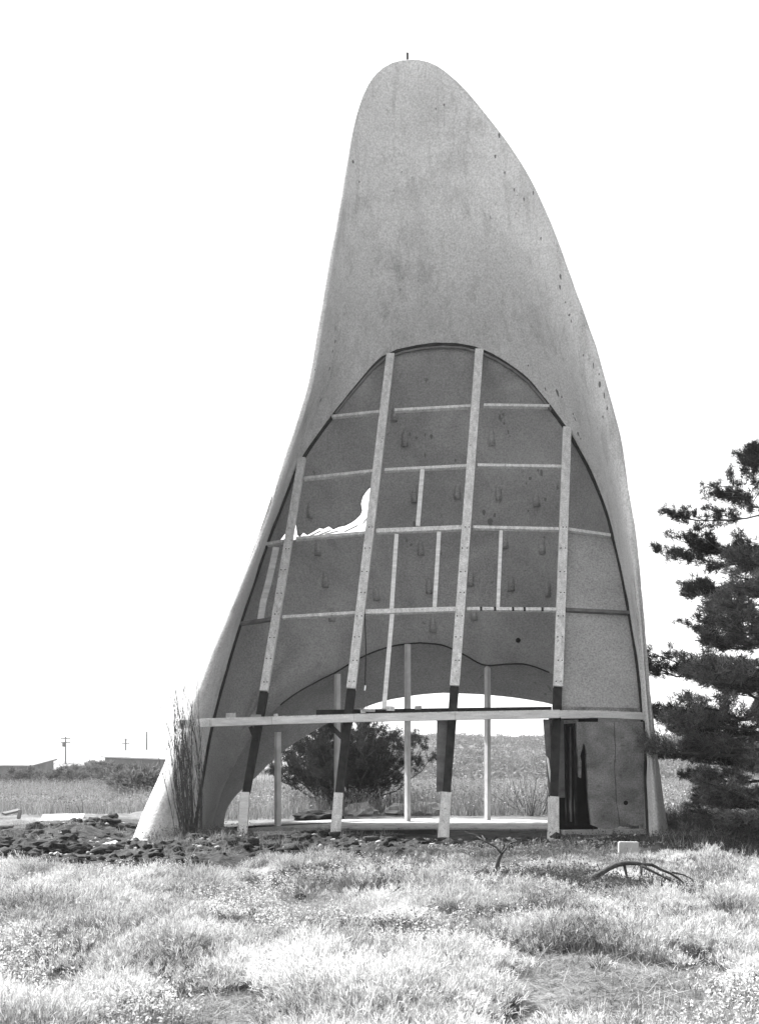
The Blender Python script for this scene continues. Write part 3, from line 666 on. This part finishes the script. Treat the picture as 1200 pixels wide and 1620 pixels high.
# ------------------------------------------------------------------ trees
def limb(mb, a, b_, r0, r1, bend, rng, n=5, sides=6):
    a = Vector(a); b_ = Vector(b_); L = (b_-a).length; pts = []
    for k in range(n+1):
        t = k/n; p = a.lerp(b_, t); p += Vector(bend)*math.sin(math.pi*t)*L
        if 0 < k < n: p += Vector(rng.normal(size=3)*L*.02)
        pts.append(p)
    mb.tube(pts, [r0+(r1-r0)*k/n for k in range(n+1)], sides)
    return pts
def pine(name, base, H, R, seed, label, m_, whorl=.62, first=.5, taper=.9, tufts=(9, 16), nk=24, nl=.11, lw=.010):
    rng = np.random.default_rng(seed); root = empty(name, base, label=label, cat='tree', group='pines beside the building')
    tr = MB(); br = MB(); b0 = Vector(base)
    top = b0+Vector((rng.normal()*.2, rng.normal()*.2, H)); tp = limb(tr, b0-Vector((0, 0, .2)), top, .19, .03, (.01, .01, 0), rng, 9, 9)
    pos = []; dr = []
    z = first
    while z < H-.15:
        t = z/H; Rz = R*(min(1, .8+t*.8) if t < .28 else (1-((t-.28)/.72)**taper)*.92 + .12)
        for k in range(rng.integers(5, 9)):
            az = rng.random()*6.283; L = Rz*rng.uniform(.65, 1.0); s = b0.lerp(top, t)
            e = s+Vector((math.cos(az)*L, math.sin(az)*L, L*rng.uniform(-.05, .28)))
            pts = limb(br, s, e, .045*(1-t*.6), .012, (0, 0, -.06), rng, 6, 5)
            nsub = int(5+L*5)
            for q in range(nsub):
                u = rng.uniform(.30, 1.0); i0 = min(int(u*6), 5); p0_ = pts[i0].lerp(pts[i0+1], u*6-i0)
                a2 = az+rng.choice([-1, 1])*rng.uniform(.3, 1.25); l2 = (.25+.32*L*(1-u*.55))*rng.uniform(.5, 1.1)
                e2 = p0_+Vector((math.cos(a2)*l2, math.sin(a2)*l2, l2*rng.uniform(.05, .6)))
                limb(br, p0_, e2, .012, .005, (0, 0, -.05), rng, 2, 3)
                dv = np.array((e2-p0_).normalized()); nn = rng.integers(*tufts)
                c = np.array(p0_)+np.outer(rng.uniform(.45, 1.05, nn), np.array(e2-p0_)) + rng.normal(size=(nn, 3))*.05
                pos.append(c); dr.append(np.repeat(dv[None]*.8+np.array([[0, 0, .35]]), nn, 0))
        z += whorl*rng.uniform(.75, 1.25)
    tr.build('trunk', M['bark'], root, True); br.build('branches', M['bark'], root, True)
    pos = np.concatenate(pos); dr = np.concatenate(dr)
    link('crown', npmesh('crown', *needles(pos, dr, nk, nl, lw, rng)), m_, root)
    return root
def gpt(px, D): x = (px-600)/F*D; return (x, D, gz(x, D))
pine('pine_tree', gpt(1205, 22.6), 8.9, 3.0, 3, 'tall dark pine behind, its tiered branches against the sky', M['needle_dark'], .62, .9, 6.0, (10, 15), 20, .095, .013)
pine('pine_tree', gpt(1248, 18.4), 6.0, 2.45, 9, 'shorter greyer dense pine in front, low branches crossing the dark pine', M['needle_grey'], .50, .12, 1.8, (8, 12), 15, .11, .014)

# many-stemmed pinyon behind the floor
def bush(name, base, H, R, seed, label, m_, cat='tree', nst=26, wood=M['bark'], nk=22, nl=.10, lw=.012, up=.9, ntuft=14, sub=7, group=None):
    rng = np.random.default_rng(seed); root = empty(name, base, label=label, cat=cat, group=group); b0 = Vector(base); br = MB(); pos = []; dr = []
    for k in range(nst):
        az = rng.random()*6.283; rr = R*math.sqrt(rng.random())*rng.uniform(.7, 1.05)
        hh = H*(1-.55*(rr/R)**2)*rng.uniform(.7, 1.0)
        e = b0+Vector((math.cos(az)*rr, math.sin(az)*rr, hh)); s = b0+Vector((math.cos(az)*.1, math.sin(az)*.1, 0))
        pts = limb(br, s, e, .035, .012, (math.cos(az)*.08, math.sin(az)*.08, -.05), rng, 6, 5)
        for q in range(sub):
            u = rng.uniform(.35, 1.0); i0 = min(int(u*6), 5); p0_ = pts[i0].lerp(pts[i0+1], u*6-i0)
            v = rng.normal(size=3); v[2] = abs(v[2])+.2; v /= np.linalg.norm(v); e2 = p0_+Vector(v)*rng.uniform(.2, .5)
            limb(br, p0_, e2, .010, .004, (0, 0, 0), rng, 2, 3)
            c = np.array(e2)+rng.normal(size=(ntuft, 3))*.09; pos.append(c); dr.append(np.repeat(v[None]*.8, ntuft, 0))
    br.build('stems', wood, root, True); pos = np.concatenate(pos); dr = np.concatenate(dr)
    link('crown', npmesh('crown', *needles(pos, dr, nk, nl, lw, rng)), m_, root)
    return root
bush('pinyon_tree', gpt(552, 29.0), 3.45, 3.1, 14, 'dark many-stemmed pinyon seen between the rear posts', M['pinyon'], nst=64, sub=9, ntuft=11)

# bare upright shrub against the left leg
class _NoJitter:
    def normal(self, size=3): return np.random.default_rng(1).normal(size=size)*.12
NOJ = _NoJitter()
def twig_shrub(name, base, H, R, seed, label, nst, m_, cat='shrub', flare=.35, thick=.012, leanv=(0, 0, 0)):
    rng = np.random.default_rng(seed); root = empty(name, base, label=label, cat=cat); b0 = Vector(base); st = MB(); tw = MB()
    for k in range(nst):
        az = rng.random()*6.283; h = H*rng.uniform(.45, 1.0); s = b0+Vector((math.cos(az)*R*.4*rng.random(), math.sin(az)*R*.4*rng.random(), 0))
        e = s+Vector((math.cos(az)*R*flare*rng.random(), math.sin(az)*R*flare*rng.random(), h))+Vector(leanv)*h
        pts = limb(st, s, e, thick, thick*.3, (rng.normal()*.03, rng.normal()*.03, 0), NOJ, 7, 5)
        for q in range(9):
            u = rng.uniform(.15, .98); i0 = min(int(u*7), 6); p = pts[i0].lerp(pts[i0+1], u*7-i0); a2 = rng.random()*6.283; L = rng.uniform(.12, .42)*(h/2.5+.3)
            limb(tw, p, p+Vector((math.cos(a2)*L*.22, math.sin(a2)*L*.22, L))+Vector(leanv)*L, .005, .003, (0, 0, 0), rng, 2, 3)
    st.build('stems', m_, root, True); tw.build('twigs', m_, root, kind='stuff')
    return root
bb = P(300,1326,19.0)
twig_shrub('bare_shrub', (bb.x, bb.y, gz(bb.x, bb.y)), 3.35, .72, 4, 'bare upright twiggy shrub standing inside the left leg', 48, M['twig'], leanv=(-.08, 0, 0), thick=.010)
bb = gpt(838, 27.0); twig_shrub('dry_shrub', bb, 1.2, 1.3, 6, 'dry spreading shrub beyond the slab, seen left of the door', 30, M['twig'], flare=1.0, thick=.010)
# near dead sapling
def sapling():
    rng = np.random.default_rng(2); D = 12.9; b0 = P(789,1395,D); b0.z = gz(b0.x, b0.y); root = empty('dead_sapling', b0, label='small dead sapling with forked crooked stem in the grass', cat='sapling')
    st = MB(); q = [b0, P(785,1376,D), P(788,1360,D), P(793,1350,D)]; st.tube(q, [.036, .034, .03, .026], 7); st.build('stem', M['deadwood'], root, True)
    tw = MB()
    for path in [[(793,1351),(784,1340),(770,1333),(752,1322)],[(793,1351),(800,1342),(806,1334)],[(770,1333),(762,1322)],[(784,1378),(776,1375),(770,1380)],[(793,1350),(797,1338),(794,1326)],[(785,1376),(772,1378)],[(752,1322),(735,1316)],[(806,1334),(822,1330)]]:
        pp = [P(a, b_, D+random.uniform(-.12, .12)) if 0 < k else P(a, b_, D) for k, (a, b_) in enumerate(path)]
        tw.tube(pp, [.019-.012*k/max(1, len(pp)-1) for k in range(len(pp))], 5)
    tw.build('twigs', M['deadwood'], root, True, kind='stuff')
sapling()
def branch_thing():
    D = 11.9; rng = np.random.default_rng(12); b0 = P(998,1412,D); b0.z = gz(b0.x, b0.y); root = empty('fallen_branch', b0, label='fallen crooked branch arched over the grass in front of the block', cat='branch')
    st = MB(); st.tube([P(903,1413,D-.2), P(915,1402,D-.1), P(930,1392,D), P(945,1384,D), P(962,1374,D), P(975,1368,D), P(990,1365,D), P(1008,1366,D), P(1022,1370,D)], [.012, .032, .042, .036, .034, .033, .030, .026, .022], 8); st.build('bough', M['deadwood'], root, True)
    tw = MB()
    for path, r0, dy in [([(1015,1367),(1030,1368),(1045,1376),(1060,1382),(1075,1392),(1082,1399)], .03, .25),([(1012,1368),(1022,1374),(1042,1384),(1060,1393),(1077,1402)], .028, -.15),([(1062,1380),(1080,1384),(1092,1390),(1098,1395)], .016, .3),
                         ([(986,1366),(990,1384),(994,1400),(997,1414)], .026, 0),([(1012,1368),(1013,1384),(1008,1396),(1000,1404)], .010, .1),([(952,1380),(935,1376),(920,1380),(914,1383)], .014, .2),([(950,1380),(945,1370),(930,1372)], .01, .1)]:
        pp = [P(a, b_, D+dy*k/(len(path)-1)) for k, (a, b_) in enumerate(path)]; tw.tube(pp, [.8*r0*(1-.6*k/(len(pp)-1)) for k in range(len(pp))], 6)
    for k in range(24):
        px = random.uniform(1005, 1075); py = 1368+(px-1015)*.45 if px > 1015 else 1368; p = P(px, py, D+random.uniform(-.1, .2))
        tw.tube([p, p+Vector((random.uniform(-.05, .05), 0, -random.uniform(.06, .2)))], [.006, .003], 4)
    tw.build('twigs', M['deadwood'], root, True, kind='stuff')
branch_thing()
for k, (pts, lab) in enumerate([([(600,1424),(618,1414),(634,1402),(630,1392)], 'thin dead stick leaning in the grass left of the sapling'),([(712,1384),(730,1381),(756,1384)], 'thin curved twig lying just left of the sapling'),([(672,1392),(680,1400),(692,1405)], 'short pale forked twig in the grass')]):
    D = EYE*F/(max(p[1] for p in pts)-HY)*.97; m = MB(); pp = [P(a, b_, D) for a, b_ in pts]; m.tube(pp, .013, 5); m.build('twig', M['deadwood'] if k < 2 else M['plank'], None, True, label=lab, cat='twig')

# ------------------------------------------------------------------ loose things on the ground
# concrete block
d = 15.2; a = P(981,1333,d); w = 32*d/F; gb = gz(a.x, d)-.08
bm = bmesh.new(); bmesh.ops.create_cube(bm, size=1); 
for v in bm.verts: v.co.x *= w; v.co.y *= w*.28; v.co.z *= (a.z-gb)
bmesh.ops.bevel(bm, geom=bm.edges[:], offset=.012, segments=2, affect='EDGES'); bmesh.ops.rotate(bm, verts=bm.verts, cent=(0, 0, 0), matrix=Matrix.Rotation(.06, 3, 'Z') @ Matrix.Rotation(.02, 3, 'Y'))
me = bpy.data.meshes.new('concrete_block'); bm.to_mesh(me); bm.free()
o = link('concrete_block', me, M['block'], label='square pale concrete marker post behind the fallen branch', cat='post'); o.location = (a.x+w/2, d+w/2, (a.z+gb)/2)

def lump_mesh(seed, sub=2, amp=.35):
    rng = np.random.default_rng(seed); bm = bmesh.new(); bmesh.ops.create_icosphere(bm, subdivisions=sub, radius=1)
    ax = rng.normal(size=(6, 3)); am = rng.random(6)*amp
    for v in bm.verts:
        s = 1+sum(am[k]*math.sin(3.1*v.co.dot(Vector(ax[k]))+k) for k in range(6))*.5 + rng.normal()*.05
        v.co = v.co*s
        v.co += v.co.normalized()*(mnoise.noise(v.co*2.6+Vector((seed, 0, 0)))*.30+mnoise.noise(v.co*6+Vector((0, seed, 0)))*.16)
    me = bpy.data.meshes.new('lump'); bm.to_mesh(me); bm.free(); return me
lumps = [lump_mesh(k, 3) for k in range(5)]; small = [lump_mesh(20+k, 1, .7) for k in range(5)]
# heaped earth: one rough sheet of turned soil along the front, under the glazed wall and over the left heap
hx = np.arange(-12, 8.6, .045); hy = np.arange(13.8, 23.2, .045); HX, HYY = np.meshgrid(hx, hy)
def billow(o, s_): return 1-np.abs(2*vnoise(HX, HYY, s_, o)-1)
rough = .11*billow(61, .75)+.10*billow(62, .36)+.10*billow(63, .17)+.085*vnoise(HX, HYY, .085, 64)
ge = grass_edge(HX)
amp = sm((HYY-ge+.35)/.7)*(1-sm((HX-7.6)/.8))*sm((HX+11.8)/.6)
amp = amp*(1-.62*sm((HYY-18.2)/.8)*(sm((HX+5.0)/.5)))*(1-.25*sm((HX+.5)/2)) * (1-sm((HYY-21.3)/.5)*sm((HX+5.2)/.4)) * (1-sm((HYY-22.3)/.7))
amp = amp*(.35+.9*vnoise(HX, HYY, 1.4, 65))
HZ = ground_z(HX, HYY) - .05 + rough*amp*.78
hv = np.stack([HX.ravel(), HYY.ravel(), HZ.ravel()], 1); nxx, nyy = len(hx), len(hy)
i_ = (np.arange(nyy-1)[:, None]*nxx + np.arange(nxx-1)[None]).ravel()
ht = np.concatenate([np.stack([i_, i_+1, i_+nxx+1], 1), np.stack([i_, i_+nxx+1, i_+nxx], 1)])
ht = ht[(amp.ravel()[ht] > .12).any(axis=1)]
link('soil_heap', npmesh('soil_heap', hv, ht), M['soil'], kind='structure')
def heapz(x, y):
    x = np.asarray(x, float); y = np.asarray(y, float)
    ix = np.clip(((x-hx[0])/.045).astype(int), 0, nxx-1); iy = np.clip(((y-hy[0])/.045).astype(int), 0, nyy-1)
    inside = (x > hx[0]) & (x < hx[-1]) & (y > hy[0]) & (y < hy[-1])
    return np.where(inside, np.maximum(ground_z(x, y), HZ[iy, ix]), ground_z(x, y))
r = np.random.default_rng(66); nt_ = 1300
x = r.uniform(-11, 6.5, nt_); y = np.where(r.random(nt_) < .6, r.uniform(14.2, 18.8, nt_), r.uniform(17, 24.5, nt_)); k = ((y < 18.8) | (x < -5.6)) & (vnoise(x, y, 1.0, 71) > .5); x, y = x[k], y[k]
X_ = np.repeat(x, 14)+r.normal(size=len(x)*14)*.06; Y_ = np.repeat(y, 14)+r.normal(size=len(x)*14)*.06; nq = len(X_)
link('soil_weeds', npmesh('soil_weeds', *blades(np.stack([X_, Y_, heapz(X_, Y_)], 1), .08+.2*r.random(nq), .004+.005*r.random(nq), .2+.7*r.random(nq), .1*r.random(nq), r)), M['straw'], kind='stuff', label='sparse pale weeds growing through the turned soil')
# soil clods: the small ones as one mass, the large ones singly
def clod_mass(spots, name, m_, label):
    Vs = []; Ts = []; o = 0; r = np.random.default_rng(77)
    dat = []
    for me in small:
        v = np.array([q.co[:] for q in me.vertices]); t = np.array([p.vertices[:] for p in me.polygons]); dat.append((v, t))
    for (x, y, s, lift) in spots:
        v, t = dat[r.integers(5)]; a = r.random()*6.28; c_, s_ = math.cos(a), math.sin(a)
        q = v*[s*(.6+1.1*r.random()), s*(.6+.6*r.random()), s*(.3+.5*r.random())]; q = np.stack([q[:, 0]*c_-q[:, 1]*s_, q[:, 0]*s_+q[:, 1]*c_, q[:, 2]], 1)
        Vs.append(q+[x, y, float(heapz(x, y))+s*lift]); Ts.append(t+o); o += len(v)
    return link(name, npmesh(name, np.concatenate(Vs), np.concatenate(Ts)), m_, kind='stuff', label=label)
r = np.random.default_rng(55); sp = []
for k in range(2600):
    u = r.random()
    if u < .55: x = r.uniform(-7.5, .4); y = 14.4+r.random()**.9*4.4
    elif u < .8: x = r.uniform(-11, -5.4); y = r.uniform(16.4, 22)
    else: x = r.uniform(-.5, 8.0); y = r.uniform(16.0, 18.9)
    if vnoise(x, y, .8, 44) < .36: continue
    if y < grass_edge(np.array(x))-.3 and x < .4: continue
    sp.append((x, y, .012+.14*r.random()**5, .25))
clod_mass(sp, 'soil_clods', M['soil'], 'dark clods of turned earth heaped along the front of the building')
sp = [(r.uniform(-10, 5), r.uniform(16.3, 18.9) if k < 480 else r.uniform(18, 25), .015+.05*r.random()**2, .3) for k in range(700)]
sp = [q for q in sp if q[1] < 19 or q[0] < -5.4]
clod_mass(sp, 'rubble_chips', M['rock'], 'pale stone and plaster chips scattered over the dark soil')
big = [(8,1345,17.6,.26),(38,1348,17.3,.3),(62,1350,17.2,.3),(88,1353,17.1,.26),(105,1340,17.9,.22),(20,1322,19.2,.25),(130,1350,17.3,.2),(170,1356,16.9,.18),(185,1345,17.4,.16),(262,1348,17.0,.2),(285,1352,16.9,.2),(318,1357,16.7,.14),(352,1352,17.0,.15),(395,1356,16.8,.14),(430,1352,17.0,.16),(470,1354,16.9,.14),(515,1352,17.2,.15),(150,1310,21.6,.2),(120,1295,23.5,.2),(175,1305,22,.2),(205,1300,22.5,.18),(60,1310,21.5,.22)]
for k, (px, py, D, s) in enumerate(big):
    x = (px-600)/F*D; o = bpy.data.objects.new('soil_clod', lumps[k % 5]); C.objects.link(o)
    if not lumps[k % 5].materials: lumps[k % 5].materials.append(M['soil'])
    o.location = (x, D, float(heapz(x, D))+s*.2); o.scale = (s*1.2, s, s*.62); o.rotation_euler = (0, 0, k*1.7); tag(o, 'large dark clod of turned earth in the heap left of the building' if px < 200 else 'large dark clod of turned earth in the strip before the glazed front', 'clod', 'earth clods by the left heap' if px < 200 else 'earth clods before the front')
def stone(name, px, D, s, lab, mm, seed, lift=.2, cat='stone'):
    me = lump_mesh(seed, 3, .3); me.materials.append(mm); x = (px-600)/F*D; o = link(name, me, None, label=lab, cat=cat); o.location = (x, D, gz(x, D)+s[2]*lift); o.scale = s
stone('dark_stone', 302, 12.9, (.16, .14, .13), 'dark stone alone in the pale grass left of centre', M['soil'], 91)
stone('dark_stone', 256, 12.4, (.05, .05, .05), 'small dark stone beside the half buried ring', M['soil'], 92)
stone('dark_stone', 474, 11.1, (.06, .05, .05), 'little dark stone deep in the centre of the foreground grass', M['soil'], 93)
stone('pale_boulder', 655, 27.3, (.75, .5, .30), 'pale flat-topped boulder behind the slab, right of the pinyon stems', M['rock'], 94)
stone('pale_boulder', 568, 27.0, (.55, .4, .26), 'pale boulder behind the slab, under the pinyon', M['rock'], 95)
stone('soil_mound', 505, 25.9, (.6, .4, .22), 'dark soil mound at the back edge of the slab', M['soil'], 96, cat='mound')
# half-buried pale ring
m = MB(); D = 11.1; c0_ = P(268,1426,D); c0_.z = gz(c0_.x, D)+.03
m.tube([c0_+Vector((math.cos(a)*.15, math.sin(a)*.15, .02*math.sin(a*2))) for a in np.linspace(1.5, 5.2, 16)], .022, 7); m.build('buried_ring', M['plank'], None, True, label='pale curved ring half buried in the left grass', cat='ring')
# planks
def plank(a, c, D1, D2, w, th, lab, mm='plank', lift=.06):
    p, q = P(*a, D1), P(*c, D2); m = MB(); m.bar(p, q, w, th, Vector((0, -.5, .85)))
    m.build('plank', M[mm], None, False, label=lab, cat='plank')
plank((145,1343),(186,1331),17.6,18.0,.13,.05,'short pale plank lying in the soil left of the leg')
plank((-6,1334),(30,1346),17.6,17.3,.16,.08,'dark timber end at the left border of the picture','midtimber')
plank((6,1286),(31,1280),26.5,27,.14,.06,'plank propped on a prop beyond the soil heap','midtimber')
plank((29,1295),(32,1281),26.5,26.6,.09,.06,'short upright prop under the far plank','midtimber')
plank((66,1293),(132,1292),26.0,26.0,.3,.05,'long bright board lying flat behind the soil heap','paint')
plank((172,1312),(200,1313),22.0,22.0,.08,.04,'thin dark lath in the rubble by the left leg','midtimber')
plank((995,1484),(1008,1475),8.9,9.0,.025,.015,'small white stick standing out in the right grass','white')
plank((272,1337),(300,1339),18.3,18.3,.10,.05,'thin pale board at the foot of the bare shrub','plank')

# ------------------------------------------------------------------ far things
def pole(px, top, D, lab, arms=1, box=False):
    x = (px-600)/F*D; zb = gz(x, D)-.3; zt = EYE+(HY-top)/F*D; root = empty('utility_pole', (x, D, zb), label=lab, cat='utility pole', group='poles in the far field'); r0 = .0012*D*.75
    m = MB(); m.tube([Vector((x, D, zb)), Vector((x, D, zt))], [r0*1.1, r0*.8], 8); m.build('pole', M['pole'], root)
    for k in range(arms):
        m = MB(); z = zt-.5-k*1.0; m.bar(Vector((x-1.2, D-.12, z)), Vector((x+1.2, D-.12, z)), .26, .16); ca = m.build('crossarm', M['pole'], root)
        for s in (-1.05, -.4, .4, 1.05):
            i_ = MB(); i_.tube([Vector((x+s, D-.18, z+.07)), Vector((x+s, D-.18, z+.32))], .06, 6); i_.build('insulator', M['pole'], ca)
    if box: m = MB(); m.tube([Vector((x-.45, D-.2, zt-2.6)), Vector((x-.45, D-.2, zt-1.5))], .32, 8); m.build('transformer', M['pole'], root)
pole(104, 1165, 235, 'utility pole with two crossarms and a transformer, leftmost', 2, True)
pole(199, 1168, 270, 'utility pole with crossarms in the middle of the three', 2)
pole(232, 1157, 190, 'plain tall pole without crossarms beside the pale roof', 0)
def shed(name, px0, px1, ytop, D, depth, lab, mw, mr, slope=0.0, wins=0, base=None, overhang=.4):
    x0, x1 = (px0-600)/F*D, (px1-600)/F*D; zt = EYE+(HY-ytop)/F*D; zb = min(gz(x0, D), gz(x1, D))-.3
    root = empty(name, ((x0+x1)/2, D, zb), label=lab, cat='building')
    m = MB(); m.hexa([Vector(q) for q in ((x0, D, zb), (x1, D, zb), (x1, D+depth, zb), (x0, D+depth, zb), (x0, D, zt-.1), (x1, D, zt-slope-.1), (x1, D+depth, zt-slope+.7), (x0, D+depth, zt+.7))]); m.build('wall', mw, root)
    o_ = overhang; m = MB(); m.hexa([Vector(q) for q in ((x0-o_, D-o_, zt-.09), (x1+o_, D-o_, zt-slope-.09), (x1+o_, D+depth+o_, zt-slope+.75), (x0-o_, D+depth+o_, zt+.75), (x0-o_, D-o_, zt+.1), (x1+o_, D-o_, zt-slope+.1), (x1+o_, D+depth+o_, zt-slope+.95), (x0-o_, D+depth+o_, zt+.95))]); m.build('roof', mr, root)
    for k in range(wins):
        xx = x0+(x1-x0)*(k+.5)/wins; m = MB(); m.bar(Vector((xx-.6, D-.03, zb+(zt-zb)*.5)), Vector((xx+.6, D-.03, zb+(zt-zb)*.5)), .9, .05); m.build('window', M['black'], root)
shed('long_shed', 166, 330, 1197, 118, 14, 'long low shed with a pale sloping roof behind the field', M['shedwall'], M['roof'], .5, 4)
shed('block_building', -60, 48, 1212, 125, 9, 'low flat-roofed block building at the far left edge', M['brickwall'], M['shedwall'], 0, 5)
shed('low_shed', 62, 140, 1220, 140, 6, 'dark low open shed between the block building and bushes', M['dark'], M['shedwall'], 0, 0)
for (px, D, H, R, lab) in [(152,112,2.9,3.2,'round grey bush in front of the long shed roof end'),(120,128,2.6,2.2,'small grey bush right of the transformer pole'),(75,150,2.4,3.,'low grey bush beside the block building'),(215,104,1.7,2.6,'low grey bush before the long shed wall'),(245,100,1.9,2.2,'grey bush by the long shed next to the leg'),(40,88,1.3,2.0,'low dark bush before the right corner of the block building'),(110,84,1.2,2.4,'low spreading bush in the field under the transformer pole'),(190,70,1.1,1.8,'small dark bush in the middle of the left field'),(225,48,1.0,1.3,'nearest dark bush of the left field, close to the leg')]:
    bush('grey_bush', gpt(px, D), H, R, int(px), lab, M['scrub'], 'bush', nst=26, nk=12, nl=.42, lw=.10, ntuft=8, sub=6)
for (px, D, w, lab) in [(7,95,2.2,'pale car-sized sheet of scrap before the block building'),(28,90,1.8,'pale scrap sheet right of the other by the block building')]:
    x = (px-600)/F*D; m = MB(); z = gz(x, D); m.hexa([Vector((x-w/2, D, z)), Vector((x+w/2, D, z)), Vector((x+w/2, D+1.5, z)), Vector((x-w/2, D+1.5, z)), Vector((x-w/2+.2, D+.2, z+.45)), Vector((x+w/2-.2, D+.2, z+.38)), Vector((x+w/2-.2, D+1.3, z+.5)), Vector((x-w/2+.2, D+1.3, z+.5))])
    m.build('scrap_sheet', M['roof'], None, label=lab, cat='scrap')

# ------------------------------------------------------------------ haze
m = MB(); x0, x1, y0, y1, z0, z1 = -4300, 4300, -450, 4300, -40, 90
m.hexa([Vector(q) for q in ((x0,y0,z0),(x1,y0,z0),(x1,y1,z0),(x0,y1,z0),(x0,y0,z1),(x1,y0,z1),(x1,y1,z1),(x0,y1,z1))])
hm = bpy.data.materials.new('haze'); hm.use_nodes = True; hn = hm.node_tree.nodes; hn.remove(hn['Principled BSDF'])
pv = hn.new('ShaderNodeVolumePrincipled'); pv.inputs['Color'].default_value = (.95, .95, .95, 1); pv.inputs['Density'].default_value = .0004; pv.inputs['Anisotropy'].default_value = .2
hm.node_tree.links.new(pv.outputs[0], hn['Material Output'].inputs['Volume'])
m.build('haze', hm, None, kind='stuff', label='pale haze lying over the distance')
